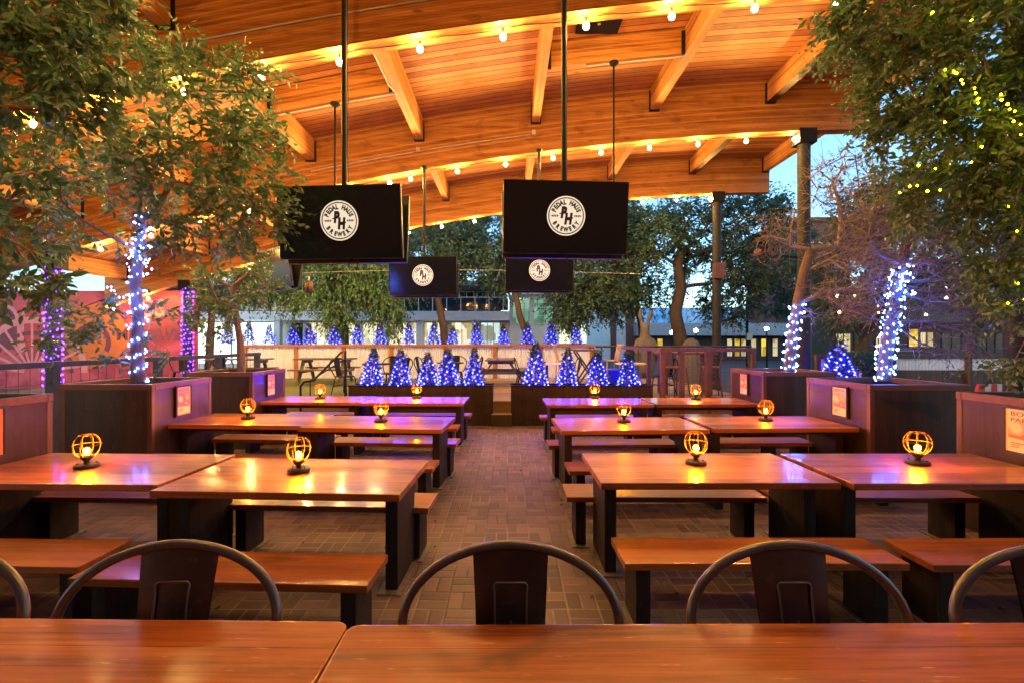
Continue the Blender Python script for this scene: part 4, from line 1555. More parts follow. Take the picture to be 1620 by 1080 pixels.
def logo_parts(rad):
    """disc logo built in the xz plane facing -y: cream disc, black ring, lettering"""
    mb = MB()

    def ring(r0, r1, y, mi, n=48):
        vs, fs = [], []
        for i in range(n):
            a = 2 * PI * i / n
            vs += [(r0 * math.cos(a), y, r0 * math.sin(a)), (r1 * math.cos(a), y, r1 * math.sin(a))]
        for i in range(n):
            j = (i + 1) % n
            fs.append((2 * i, 2 * i + 1, 2 * j + 1, 2 * j))
        mb.add(vs, fs, mi)
    ring(0.001, rad, -0.002, 0)
    ring(rad * 0.875, rad * 0.93, -0.0035, 1)

    def put(ch, size, ang, r, flip, bold):
        vs, fs = text_mesh(ch, size, 0.0002, bold)
        w = max(v.x for v in vs) - min(v.x for v in vs)
        out = []
        for v in vs:
            x, z = v.x * 0.92, v.y * 1.18
            if flip:
                th = ang + PI / 2
            else:
                th = ang - PI / 2
            X = x * math.cos(th) - z * math.sin(th) + r * math.cos(ang)
            Z = x * math.sin(th) + z * math.cos(th) + r * math.sin(ang)
            out.append((X, -0.005 - v.z, Z))
        mb.add(out, fs, 1)
    word = 'PEDAL HAUS'
    a0, a1 = R(157), R(23)
    for i, ch in enumerate(word):
        if ch != ' ':
            put(ch, rad * 0.27, a0 + (a1 - a0) * i / (len(word) - 1), rad * 0.68, False, rad * 0.018)
    word = 'BREWERY'
    a0, a1 = R(212), R(328)
    for i, ch in enumerate(word):
        put(ch, rad * 0.25, a0 + (a1 - a0) * i / (len(word) - 1), rad * 0.69, True, rad * 0.018)
    for ch, dx, dz in (('P', -0.13, 0.15), ('H', 0.12, -0.17)):
        vs, fs = text_mesh(ch, rad * 0.66, 0.0002, rad * 0.05)
        mb.add([(v.x * 0.78 + v.y * 0.12 + dx * rad, -0.005 - v.z, v.y * 1.1 + dz * rad) for v in vs], fs, 1)
    # small serifs joining the two letters
    for x0, x1, z in ((-0.36, -0.12, 0.08), (-0.05, 0.36, -0.16)):
        mb.add([(x0 * rad, -0.0055, z * rad), (x1 * rad, -0.0055, (z + 0.03) * rad), (x1 * rad, -0.0055, (z + 0.10) * rad), (x0 * rad, -0.0055, (z + 0.05) * rad)], [(0, 1, 2, 3)], 1)
    # wheat ears either side
    for s in (-1, 1):
        for k in range(4):
            x = s * (0.42 + 0.085 * k) * rad
            for dz in (-0.035, 0.035):
                mb.add([(x, -0.005, 0), (x + s * 0.03 * rad, -0.005, dz * 1.6 * rad), (x + s * 0.085 * rad, -0.005, dz * 1.5 * rad), (x + s * 0.05 * rad, -0.005, dz * 0.2 * rad)], [(0, 1, 2, 3)], 1)
        mb.add([(s * 0.36 * rad, -0.005, -0.008 * rad), (s * 0.82 * rad, -0.005, -0.008 * rad), (s * 0.82 * rad, -0.005, 0.008 * rad), (s * 0.36 * rad, -0.005, 0.008 * rad)], [(0, 1, 2, 3)], 1)
    return mb.mesh('logo', [M['logo'], M['logoink']])


LOGO = logo_parts(0.262)


def make_tv(loc, yaw, pitch, ztop, label, rear=True, pole_r=0.036, logo_z=0.02, logo=True, group='televisions hung on ceiling poles'):
    t = thing('hanging_television', label, 'television', loc, yaw, group)
    Mx = Matrix.Rotation(pitch, 4, 'X')

    def at(o):
        o.matrix_local = Matrix.Translation((0, -0.12, 0)) @ Mx
        return o
    b = MB().box(-TVW / 2, TVW / 2, 0.003, 0.055, -TVH / 2, TVH / 2).build('tv_body', M['tvblack'], t, 0.006, 1)
    at(b)
    e = 0.012
    mb = MB()
    mb.box(-TVW / 2, TVW / 2, -0.006, 0.002, -TVH / 2, -TVH / 2 + e)
    mb.box(-TVW / 2, TVW / 2, -0.006, 0.002, TVH / 2 - e, TVH / 2)
    mb.box(-TVW / 2, -TVW / 2 + e, -0.006, 0.002, -TVH / 2 + e, TVH / 2 - e)
    mb.box(TVW / 2 - e, TVW / 2, -0.006, 0.002, -TVH / 2 + e, TVH / 2 - e)
    at(mb.build('bezel', M['tvblack'], t))
    s = MB().box(-TVW / 2 + e, TVW / 2 - e, -0.002, 0.002, -TVH / 2 + e, TVH / 2 - e).build('screen', M['screen'], t)
    at(s)
    if logo:
        lg = bpy.data.objects.new('logo', LOGO)
        C.objects.link(lg)
        lg.parent = s
        lg.location = (0, -0.0025, logo_z)
    if rear:
        r = MB().box(-TVW / 2, TVW / 2, -0.03, 0.03, -TVH / 2, TVH / 2).build('rear_television', M['tvblack'], t, 0.006, 1)
        r.matrix_local = Matrix.Translation((0, 0.20, -0.03)) @ Matrix.Rotation(-pitch, 4, 'X')
    MB().tube([(0, 0.03, -0.30), (0, 0.03, ztop - loc[2])], pole_r, 12).build('pole', M['black'], t)
    mb = MB()
    mb.box(-0.3, 0.3, -0.06, 0.12, -0.22, -0.17)
    mb.box(-0.3, 0.3, -0.06, 0.12, 0.17, 0.22)
    mb.box(-0.25, -0.2, -0.055, 0.115, -0.3, 0.3)
    mb.box(0.2, 0.25, -0.055, 0.115, -0.3, 0.3)
    mb.build('mount', M['black'], t)
    zt = ztop - loc[2]
    MB().tube([(0.25, 0.05, -0.1), (0.16, 0.06, -0.62), (0.05, 0.07, -0.55), (pole_r + 0.01, 0.06, 0.5)] +
              [(pole_r + 0.008 + 0.006 * math.sin(3 * k), 0.05, 0.5 + (zt - 0.55) * k / 8) for k in range(1, 9)], 0.007, 5).build('cable', M['wire'], t)
    MB().lathe([(0.09, 0.0), (0.09, -0.03), (0.045, -0.06), (0.001, -0.06)], 16, 0, (0, 0.03, ztop - loc[2])).build('ceiling_flange', M['black'], t)
    return t


p = P(894.5, 344.5, 6.15)
make_tv((p.x, 6.27, p.z), R(4.0), R(7), 7.85, 'large television above the right tables, nearest of its pair')
p = P(538, 352, 6.1)
make_tv((p.x, 6.22, p.z), R(-4.0), R(7), 7.4, 'large television above the left tables, beside the leafy tree')
p = P(670, 437.5, 11.4)
make_tv((p.x, 11.45, p.z), R(-2), R(5), fz(p.x) + 0.02, 'small distant television hung below left of the aisle centre', True, 0.03)
p = P(853, 430, 11.4)
make_tv((p.x, 11.45, p.z), R(2), R(5), fz(p.x) + 0.02, 'small distant television hung just below the large right television', True, 0.03)
p = P(437, 426, 11.4)
make_tv((p.x, 11.45, p.z), R(-38), R(8), fz(p.x) + 0.02, 'television turned aside with pale reflection, below the large left television', True, 0.03, logo=False)
for px, lab in ((530, 'thin black pole with a hidden speaker behind the large left television'),
                (971, 'thin black pole with a hidden speaker behind the large right television')):
    x = (px - VX) * 9.35 / FPX
    t = thing('hanging_speaker', lab, 'speaker', (x, 9.35, 3.9), 0, 'speakers hung on thin poles')
    zt = fz(x) + 0.757 - 3.9
    MB().tube([(0, 0, 0.2), (0, 0, zt - 0.02)], 0.021, 10).build('pole', M['black'], t)
    MB().lathe([(0.10, zt), (0.10, zt - 0.025), (0.05, zt - 0.07), (0.001, zt - 0.07)], 16).build('ceiling_flange', M['black'], t)
    MB().lathe([(0.001, -0.2), (0.12, -0.2), (0.14, -0.1), (0.12, 0.16), (0.05, 0.2), (0.001, 0.2)], 18).build('speaker_body', M['black'], t)


# ================================================================ TERRACE FURNITURE
def picnic_table(loc, rz, label):
    t = thing('picnic_table', label, 'picnic table', loc, rz, 'picnic tables on the terrace')
    mb = MB()
    for k in range(5):
        y = -0.36 + 0.18 * k
        mb.box(-0.85, 0.85, y - 0.083, y + 0.083, 0.735, 0.775)
    mb.build('tabletop', M['picnic'], t, 0.004, 1)
    for s in (-1, 1):
        mb = MB()
        for k in (0, 1):
            y = s * (0.62 + 0.17 * k)
            mb.box(-0.85, 0.85, y - 0.078, y + 0.078, 0.43, 0.47)
        mb.build('seat', M['picnic'], t, 0.004, 1)
    for sx in (-1, 1):
        mb = MB()
        for sy in (-1, 1):
            mb.bar((sx * 0.6, sy * 0.22, 0.733), (sx * 0.6, sy * 0.72, 0.0), 0.09, 0.045)
        mb.bar((sx * 0.6 + 0.05, -0.80, 0.39), (sx * 0.6 + 0.05, 0.80, 0.39), 0.045, 0.09)
        mb.bar((sx * 0.6 + 0.05, -0.38, 0.69), (sx * 0.6 + 0.05, 0.38, 0.69), 0.045, 0.09)
        mb.build('end_frame', M['picnic'], t)
    return t


picnic_table((-5.72, 14.3, DZ + 0.006), R(4), 'dark picnic table on the lawn, left, before the white wall')
picnic_table((-0.22, 13.9, DZ), R(90), 'picnic table seen end-on at the end of the aisle')
picnic_table((-8.2, 13.9, DZ + 0.006), R(8), 'dark picnic table behind the leftmost back planter')


def cafe_table(loc, label, r=0.36, h=0.74, mat='black'):
    t = thing('cafe_table', label, 'table', loc, 0, 'small tables on the terrace')
    MB().lathe([(0.001, h), (r, h), (r, h - 0.03), (0.001, h - 0.03)], 28, smooth=False).build('tabletop', M[mat], t)
    MB().tube([(0, 0, 0.03), (0, 0, h - 0.03)], 0.035, 10).build('column', M['black'], t)
    MB().lathe([(0.001, 0.0), (0.24, 0.0), (0.24, 0.015), (0.05, 0.03), (0.001, 0.03)], 20).build('base', M['black'], t)
    return t


cafe_table((-3.35, 11.6, DZ + 0.006), 'low dark cafe table behind the first lit fir left of the aisle')
cafe_table((-1.55, 12.2, DZ + 0.006), 'dark cafe table behind the lit firs nearest the aisle, left')
cafe_table((1.0, 11.8, DZ), 'pale-topped cafe table behind the lit firs right of the aisle', 0.42, 0.74, 'whitep')
cafe_table((3.2, 11.9, DZ), 'pale cafe table behind the last lit fir on the right', 0.4, 0.74, 'whitep')

ch0 = make_chair(0.45, 'metal_chair', M['black'], True)
tag(ch0, 'black metal chair left of the first lit fir', 'chair', 'black metal chairs on the terrace')
CH = [(-4.05, 11.3, 70, 'black metal chair beside the handrail, left of the first lit fir'),
      (-3.2, 12.3, -10, 'black metal chair behind the first lit fir'),
      (-2.75, 11.4, -110, 'black metal chair seen between the first and second lit firs'),
      (-2.2, 12.2, 80, 'black metal chair behind the second lit fir'),
      (-1.5, 12.9, 0, 'black metal chair behind the third and fourth lit firs'),
      (-0.95, 12.1, -95, 'black metal chair just left of the end-on picnic table'),
      (0.42, 11.7, 95, 'black metal chair just right of the end-on picnic table'),
      (1.62, 11.9, -85, 'black metal chair behind the second fir of the right planter'),
      (2.55, 11.8, 85, 'black metal chair behind the third fir of the right planter'),
      (3.95, 11.6, -75, 'black metal chair beside the brown mesh gate'),
      (-9.4, 13.1, 30, 'black metal chair at the far left of the lawn behind the railing'),
      (-7.6, 12.4, 170, 'black metal chair before the leftmost picnic table')]
for i, (x, y, rz, lab) in enumerate(CH):
    z = DZ + (0.006 if x < -0.75 else 0)
    if i == 0:
        ch0.location = (x, y, z)
        ch0.rotation_euler = (0, 0, R(rz))
        ch0['label'] = lab
    else:
        dup(ch0, (x, y, z), R(rz), lab)

# bar table with crossed legs and two pale slatted stools
t = thing('cross_leg_table', 'tall bar table with crossed dark legs at the end of the white wall', 'table', (2.28, 13.2, DZ))
MB().box(-0.42, 0.42, -0.35, 0.35, 1.02, 1.07).build('tabletop', M['picnic'], t)
for sy in (-0.28, 0.28):
    mb = MB()
    mb.bar((-0.34, sy - 0.022, 0), (0.34, sy - 0.022, 1.015), 0.06, 0.04)
    mb.bar((0.34, sy + 0.022, 0), (-0.34, sy + 0.022, 1.015), 0.06, 0.04)
    mb.build('crossed_legs', M['rail'], t)


def slat_stool(loc, rz, label):
    t = thing('slat_stool', label, 'stool', loc, rz, 'pale slatted stools on the terrace')
    MB().box(-0.2, 0.2, -0.2, 0.2, 0.74, 0.775).build('seat', M['palewood'], t)
    for sx in (-1, 1):
        for sy in (-1, 1):
            MB().bar((sx * 0.18, sy * 0.18, 0.739), (sx * 0.22, sy * 0.22, 0), 0.03, 0.03).build('leg', M['palewood'], t)
    mb = MB()
    for k in range(5):
        mb.bar((-0.16 + 0.08 * k, 0.19, 0.777), (-0.2 + 0.1 * k, 0.30, 1.2), 0.03, 0.015)
    mb.bar((-0.21, 0.306, 1.205), (0.21, 0.306, 1.205), 0.02, 0.04)
    mb.build('backrest', M['palewood'], t)


slat_stool((1.62, 13.2, DZ), R(95), 'pale slatted stool left of the crossed-leg bar table')
slat_stool((2.95, 13.1, DZ), R(-80), 'pale slatted stool right of the crossed-leg bar table')
t = thing('litter_bin', 'tapered blue bin behind the last lit firs on the right', 'bin', (2.55, 10.9, DZ))
MB().lathe([(0.001, 0.0), (0.13, 0.0), (0.17, 0.62), (0.18, 0.62), (0.18, 0.65), (0.16, 0.65), (0.12, 0.03), (0.001, 0.03)], 20).build('bin_body', M['bluebin'], t)

# handrail beside the steps
t = thing('handrail', 'bent dark pipe handrail between the lawn and the back-row tables', 'handrail', (-3.95, 9.6, 0))
MB().tube([(-0.43, 0, 0.0), (-0.43, 0, 0.86), (-0.36, 0, 0.95), (-0.20, 0.1, 0.98), (0.06, 1.0, 1.55), (0.12, 1.1, 1.58), (0.12, 1.1, DZ)], 0.024, 8).build('pipe', M['black'], t)
MB().tube([(-0.40, 0.4, 0.2), (-0.40, 0.4, 0.95), (0.05, 1.1, 1.35)], 0.016, 6).build('lower_rail', M['black'], t)

# railing along the left side
t = thing('railing', 'dark post-and-rail fence running behind the left planters', 'railing', (-6.62, 0, 0))
ys = [4.6, 6.62, 8.6, 10.4, 12.0]
for y in ys:
    MB().box(-0.055, 0.055, y - 0.055, y + 0.055, 0, 1.43).build('post', M['rail'], t)
MB().box(-0.07, 0.07, 3.0, 12.06, 1.431, 1.51).build('top_rail', M['rail'], t)
MB().box(-0.03, 0.03, 3.0, 12.0, 0.62, 0.68).build('lower_rail', M['rail'], t)
mb = MB()
for k in range(60):
    y = 3.0 + 0.15 * k
    mb.tube([(0, y, 0.1), (0, y, 1.43)], 0.004, 4, cap=False)
for k in range(8):
    z = 0.15 + 0.15 * k
    mb.tube([(0.008, 3.0, z), (0.008, 12.0, z)], 0.004, 4, cap=False)
mb.build('wire_mesh', M['rail'], t)

# brown mesh gate and fence, right of the low planters
t = thing('mesh_fence', 'rust-brown mesh fence and gate right of the low planters', 'fence', (0, 9.75, 0))
for x, y in ((3.29, -0.05), (3.72, 0.0), (4.28, 0.0), (5.25, 0.0), (3.29, 0.9)):
    MB().box(x - 0.045, x + 0.045, y - 0.045, y + 0.045, 0, 1.58).build('post', M['rust'], t)
mb = MB()
mb.box(3.24, 5.3, -0.05, 0.05, 1.581, 1.66)
mb.box(3.34, 5.2, -0.03, 0.03, 0.55, 0.61)
mb.bar((3.29, 0.0, 1.62), (3.29, 4.0, 1.62), 0.08, 0.07)
mb.build('rails', M['rust'], t)
mb = MB()
for k in range(20):
    x = 3.35 + 0.1 * k
    mb.tube([(x, 0, 0.1), (x, 0, 1.58)], 0.004, 4, cap=False)
for k in range(14):
    z = 0.15 + 0.1 * k
    mb.tube([(3.3, 0.008, z), (5.2, 0.008, z)], 0.004, 4, cap=False)
mb.build('wire_mesh', M['rust'], t)
sl0 = make_chair(0.72, 'metal_stool', M['rust'], True)
tag(sl0, 'rust-coloured stool behind the mesh fence, nearest the gate', 'stool', 'rust-coloured stools behind the mesh fence')
sl0.location = (3.9, 10.6, DZ)
sl0.rotation_euler = (0, 0, R(20))
dup(sl0, (4.75, 10.7, DZ), R(-15), 'rust-coloured stool behind the mesh fence, beside the right planter')
t = thing('bar_table', 'dark bar table behind the brown mesh fence', 'table', (4.45, 11.5, DZ))
MB().box(-0.7, 0.7, -0.35, 0.35, 0.98, 1.03).build('tabletop', M['rust'], t)
for s in (-1, 1):
    MB().box(s * 0.55 - 0.05, s * 0.55 + 0.05, -0.25, 0.25, 0, 0.979).build('leg', M['rust'], t)
t = thing('railing', 'thin dark railing beyond the terrace, before the rabbit sculpture', 'railing', (0, 16.1, 0))
MB().tube([(3.1, 0, 1.62), (8.6, 0, 1.62)], 0.035, 8).build('top_rail', M['rail'], t)
for k in range(5):
    MB().tube([(3.3 + 1.3 * k, 0, 0.0 if 3.3 + 1.3 * k > 5.6 else DZ), (3.3 + 1.3 * k, 0, 1.6)], 0.03, 8).build('post', M['rail'], t)

# ================================================================ FAN AND SPEAKER ON THE COLUMNS
fc = P(1216, 397, 11.3)
t = thing('cage_fan', 'round caged fan mounted left of the nearer dark column', 'fan', fc, R(18))
mb = MB()
for k in range(20):
    a = 2 * PI * k / 20
    pts = [(rr * math.cos(a), y, rr * math.sin(a)) for rr, y in ((0.06, -0.13), (0.25, -0.12), (0.37, -0.05), (0.385, 0.02), (0.30, 0.13), (0.08, 0.15))]
    mb.tube(pts, 0.005, 4, cap=False)
for rr, y in ((0.385, 0.0), (0.25, -0.12), (0.14, -0.128), (0.06, -0.13)):
    mb.tube([(rr * math.cos(2 * PI * i / 32), y, rr * math.sin(2 * PI * i / 32)) for i in range(32)], 0.008, 5, closed=True)
mb.build('cage', M['plate'], t)
mb = MB()
for k in range(3):
    a = 2 * PI * k / 3 + 0.4
    c, s = math.cos(a), math.sin(a)
    pts = []
    for rr, w in ((0.06, 0.05), (0.2, 0.11), (0.34, 0.08)):
        for sg in (-1, 1):
            pts.append((rr * c - sg * w * s, sg * 0.03, rr * s + sg * w * c))
    mb.add(pts, [(0, 1, 3, 2), (2, 3, 5, 4)])
    mb.add([(x, y + 0.006, z) for x, y, z in pts], [(2, 3, 1, 0), (4, 5, 3, 2)])
mb.build('blades', M['leg'], t)
mb = MB()
mb.tube([(0, -0.08, 0), (0, 0.12, 0)], 0.06, 14)
mb.tube([(0, 0.12, 0), (0, 0.36, 0)], 0.10, 14)
mb.build('motor', M['rust'], t)
MB().bar((0.0, 0.28, -0.05), (1.02, 0.06, -0.10), 0.05, 0.05).build('bracket', M['black'], t)
sp = P(1136, 429, 16.35)
t = thing('wall_speaker', 'dark box strapped to the farther steel column', 'speaker', sp)
MB().box(-0.17, 0.22, -0.13, 0.09, -0.28, 0.28).build('box', M['rust'], t, 0.01, 1)
MB().tube([(-0.17 + 0.0, -0.10, 0.30), (-0.6, -0.02, 0.27)], 0.012, 5).build('cable', M['wire'], t)
hp = P(489, 452, 12.5)
t = thing('pendant_lamp', 'small copper pendant hanging before the weeping tree', 'pendant lamp', hp)
MB().lathe([(0.09, -0.20), (0.10, -0.20), (0.10, 0.08), (0.03, 0.10), (0.001, 0.10)], 14).build('shade', M['rust'], t)
MB().lathe([(0.001, 0.10), (0.02, 0.10), (0.02, 0.25), (0.001, 0.25)], 8).build('socket', M['conduit'], t)
MB().tube([(0, 0, 0.25), (0, 0, fz(hp.x) + 1.28 - hp.z)], 0.006, 4).build('cord', M['wire'], t)

# ================================================================ BACKGROUND: MURAL WALL
def muralmat():
    m, nt, b = new_mat('pink_lit_mural_ground')
    v = coords(nt, (1, 1, 1), rand=False)
    n = noise(nt, v, 0.55, 5, 0.6, 1.2)
    col = ramp(nt, n, [(0.28, (0.08, 0.003, 0.014)), (0.45, (0.22, 0.012, 0.035)), (0.58, (0.36, 0.05, 0.075)), (0.75, (0.32, 0.035, 0.006))])
    L(nt, col, b.inputs['Base Color'])
    b.inputs['Roughness'].default_value = 0.7
    return m


M['mural'] = muralmat()  # pink light on the wall is mixed into the mural's own colours
M['mur_pale'] = simple('mural_pale_lit_pink', (0.45, 0.15, 0.18), 0.7)
M['mur_red'] = simple('mural_red', (0.32, 0.02, 0.025), 0.7)
M['mur_org'] = simple('mural_orange', (0.36, 0.085, 0.008), 0.7)
M['mur_dark'] = simple('mural_plum', (0.09, 0.015, 0.035), 0.7)
mw = thing('mural_wall', 'pink and orange mural wall, pink light painted in, with arches and a wheel, far left', 'wall', (-15.0, 17.6, 0))
MB().box(-8.5, 2.8, 0, 0.3, -0.03, 3.75).build('wall', M['mural'], mw)
mb = MB()


def mpatch(pts, mi, lift):
    mb.add([(x, -lift, z) for x, z in pts], [tuple(reversed(range(len(pts))))], mi)


def marc(cx, cz, r0, r1, a0, a1, mi, lift, n=24):
    vs = []
    for i in range(n + 1):
        a = R(a0 + (a1 - a0) * i / n)
        vs += [(cx + r0 * math.cos(a), -lift, cz + r0 * math.sin(a)), (cx + r1 * math.cos(a), -lift, cz + r1 * math.sin(a))]
    mb.add(vs, [(2 * i, 2 * i + 2, 2 * i + 3, 2 * i + 1) for i in range(n)], mi)


for k in range(4):                                 # arcade of arches
    x = -7.5 + 1.45 * k
    marc(x, 2.6, 0.55, 0.7, 0, 180, 0, 0.006)
    mpatch([(x - 0.55, 1.5), (x + 0.55, 1.5), (x + 0.55, 2.6), (x - 0.55, 2.6)], 1 if k % 2 else 3, 0.004)
    marc(x, 2.6, 0.0, 0.55, 0, 180, 1 if k % 2 else 3, 0.005)
    mpatch([(x + 0.62, 1.4), (x + 0.88, 1.4), (x + 0.88, 2.65), (x + 0.62, 2.65)], 0, 0.005)
marc(-3.4, 0.6, 1.9, 2.15, 0, 180, 0, 0.010)          # wheel
marc(-3.4, 0.6, 1.45, 1.6, 0, 180, 3, 0.011)
for k in range(11):
    a = R(8 + 16.4 * k)
    c, s = math.cos(a), math.sin(a)
    mpatch([(-3.4 + 0.3 * c - 0.05 * s, 0.6 + 0.3 * s + 0.05 * c), (-3.4 + 0.3 * c + 0.05 * s, 0.6 + 0.3 * s - 0.05 * c),
            (-3.4 + 1.9 * c + 0.05 * s, 0.6 + 1.9 * s - 0.05 * c), (-3.4 + 1.9 * c - 0.05 * s, 0.6 + 1.9 * s + 0.05 * c)], 0, 0.012)
marc(-1.1, 1.75, 1.0, 1.5, -40, 200, 2, 0.008)
marc(-1.1, 1.75, 0.0, 1.0, 0, 360, 2, 0.007)
marc(-1.1, 1.75, 0.55, 0.75, -30, 180, 3, 0.010)
for word, size, x, z, mi in (('GS', 0.95, 1.2, 3.05, 0), ('MILL AVE', 0.62, 1.1, 2.05, 3)):
    vs, fs = text_mesh(word, size, 0.002, 0.02)
    mb.add([(v.x + x, -0.014 - v.z, v.y + z) for v in vs], fs, mi)
mb.build('painting', [M['mur_pale'], M['mur_red'], M['mur_org'], M['mur_dark']], mw)


# ================================================================ BACKGROUND BUILDINGS
def window(parent, x0, x1, z0, z1, y, mat, nx=1, nz=1, fw=0.06, fm='mullion'):
    f = MB()
    f.box(x0 - fw, x1 + fw, y - 0.06, y - 0.002, z1, z1 + fw)
    f.box(x0 - fw, x1 + fw, y - 0.06, y - 0.002, z0 - fw, z0)
    f.box(x0 - fw, x0, y - 0.06, y - 0.002, z0, z1)
    f.box(x1, x1 + fw, y - 0.06, y - 0.002, z0, z1)
    for k in range(1, nx):
        x = x0 + (x1 - x0) * k / nx
        f.box(x - fw * 0.4, x + fw * 0.4, y - 0.05, y - 0.012, z0, z1)
    for k in range(1, nz):
        z = z0 + (z1 - z0) * k / nz
        f.box(x0, x1, y - 0.045, y - 0.014, z - fw * 0.35, z + fw * 0.35)
    w = f.build('window', M[fm], parent)
    MB().box(x0, x1, y - 0.010, y - 0.003, z0, z1).build('pane', mat, w)
    return w


BYD = 30.0
wb = thing('white_building', 'white two-storey building with lit shopfronts and a glass balcony', 'building', (0, BYD, 0))


def X(px, d=BYD):
    return (px - VX) * d / FPX


def Z(py, d=BYD):
    return CAMZ + (HY - py) * d / FPX


MB().box(X(180), X(850), 0.9, 8.0, -0.03, Z(507)).build('ground_floor', M['white'], wb)
MB().box(X(180), X(790), 2.2, 8.0, Z(507), Z(440)).build('upper_floor', M['darkwall'], wb)
MB().box(X(180), X(806), -0.4, 2.5, Z(507) + 0.002, Z(493)).build('balcony_slab', M['white'], wb)
MB().box(X(180), X(800), -0.6, 8.0, Z(453), Z(446)).build('canopy', M['greyroof'], wb)
MB().box(X(180), X(700), 1.0, 8.0, Z(446) + 0.003, Z(420)).build('parapet', M['white'], wb)
mb = MB()
for k in range(28):
    x = X(200) + k * 0.92
    mb.box(x - 0.025, x + 0.025, -0.37, -0.31, Z(493), Z(472))
mb.box(X(180), X(804), -0.38, -0.30, Z(472), Z(472) + 0.06)
rl = mb.build('balcony_railing', M['mullion'], wb)
MB().box(X(180), X(804), -0.345, -0.335, Z(493) + 0.05, Z(473)).build('balcony_glass', M['glass'], rl)
for a, b, mt, nx in ((300, 352, 'shopwhite', 2), (356, 428, 'shopwhite', 3), (452, 470, 'glass', 1), (478, 520, 'shopwarm', 3), (528, 560, 'shopwarm', 2), (568, 600, 'shopwarm', 2),
                     (610, 655, 'shopwarm', 3), (668, 700, 'shopwarm', 1), (712, 745, 'shopwarm', 2), (760, 790, 'tentglow', 3)):  # the last, dim pane glows in place of a white canopy tent
    window(wb, X(a), X(b), 0.35, Z(510), 0.9, M[mt], nx, 1)
for a, b in ((470, 500), (520, 560), (590, 630), (660, 690), (722, 745), (752, 780)):
    window(wb, X(a), X(b), Z(491), Z(457), 2.2, M['glass'], 2, 1, 0.08)
for a in (440, 610, 664, 752):
    MB().box(X(a) - 0.2, X(a) + 0.2, -0.2, 0.2, -0.03, Z(507)).build('pillar', M['white'], wb)
tw = MB().box(X(806), X(884), 0.0, 8.0, Z(540) - 1.8, Z(468)).build('stair_tower', M['white'], wb)
window(wb, X(812), X(838), Z(512), Z(472), 0.0, M['wingreen'], 3, 2)
window(wb, X(845), X(878), Z(512), Z(474), 0.0, M['wingreen'], 2, 3)
MB().box(X(812), X(872), -0.8, 8.0, Z(468) + 0.003, Z(448)).build('upper_block', M['white'], wb)
window(wb, X(816), X(856), Z(466), Z(456), -0.8, M['blueglow'], 5, 2)

# brick and pale tower block right of centre
bb = thing('brick_building', 'brick and white apartment block seen through the trees right of centre', 'building', (0, 46, 0))
d = 46.0
MB().box(X(952, d), X(1012, d), 0, 9, -0.03, Z(330, d)).build('wall', M['white'], bb)
for a, b in ((966, 974), (990, 1003)):
    MB().box(X(a, d), X(b, d), -0.25, 0, -0.03, Z(330, d) + 0.1).build('brick_pier', M['brick'], bb)
for k in range(6):
    py = 352 + 27 * k
    window(bb, X(976, d), X(988, d), Z(py + 14, d), Z(py, d), 0.0, M['blueglow'], 2, 2, 0.12)
    window(bb, X(954, d), X(963, d), Z(py + 14, d), Z(py, d), 0.0, M['glass'], 1, 2, 0.12)

b2 = thing('brick_building', 'tall brick building beside the nearer column on the right', 'building', (0, 48, 0))
d = 48.0
MB().box(X(1253, d), X(1345, d), 0, 9, -0.03, Z(352, d)).build('wall', M['brick'], b2)
MB().box(X(1251, d), X(1347, d), -0.3, 9.3, Z(352, d) + 0.003, Z(345, d)).build('cornice', M['darkwall'], b2)
for k in range(5):
    for a in (1258, 1276, 1296, 1316):
        py = 385 + 28 * k
        window(b2, X(a, d), X(a + 9, d), Z(py + 15, d), Z(py, d), 0.0, M['blueglow'] if (k + a) % 3 == 0 else M['glass'], 2, 1, 0.12)

b3 = thing('low_shop_building', 'long low shop with grey roof and lit windows beyond the mesh fence', 'building', (0, 44, 0))
d = 44.0
MB().box(X(1015, d), X(1260, d), 0, 7, -0.03, Z(531, d)).build('wall', M['darkwall'], b3)
MB().box(X(1010, d), X(1262, d), -1.6, 7.5, Z(531, d) + 0.003, Z(512, d)).build('roof', M['greyroof'], b3)
for k, a in enumerate((1040, 1066, 1150, 1162, 1172, 1188, 1204, 1222)):
    window(b3, X(a, d), X(a + 8, d), 0.4, Z(536, d), 0.0, M['winwarm'] if k % 3 else M['winyellow'], 1, 2, 0.08, 'rail')
b5 = thing('sky_glow_office', 'office block glowing pale blue for sky light, behind the low grey-roofed shop', 'building', (0, 75, 0))
d = 75.0
MB().box(X(1015, d), X(1250, d), 0, 9, -0.03, Z(487, d)).build('wall', M['blueglow'], b5)  # whole wall glows blue, standing in for sky light on the facade
for k in range(14):
    x = X(1015, d) + k * 1.85
    MB().box(x - 0.08, x + 0.08, -0.1, 0, 0, Z(487, d)).build('mullion', M['greyroof'], b5)

b4 = thing('dark_shop_building', 'dark shopfront with a yellow lit door behind the right trees', 'building', (0, 26, 0))
d = 26.0
MB().box(X(1312, d), X(1700, d), 0, 1.5, -0.03, Z(462, d)).build('wall', M['darkwall'], b4)
MB().box(X(1314, d), X(1690, d), -1.5, -0.002, Z(512, d), Z(504, d)).build('awning', M['rail'], b4)
window(b4, X(1437, d), X(1452, d), Z(548, d), Z(521, d), 0.0, M['winyellow'], 1, 1, 0.06, 'rail')
window(b4, X(1455, d), X(1476, d), Z(548, d), Z(526, d), 0.0, M['winwarm'], 2, 1, 0.06, 'rail')
for a, b in ((1322, 1345), (1352, 1368), (1385, 1393), (1490, 1520), (1530, 1560), (1575, 1600)):
    window(b4, X(a, d), X(b, d), Z(556, d), Z(528, d), 0.0, M['glass'] if a != 1385 and a != 1322 else M['winwarm'], 2, 1, 0.06, 'rail')

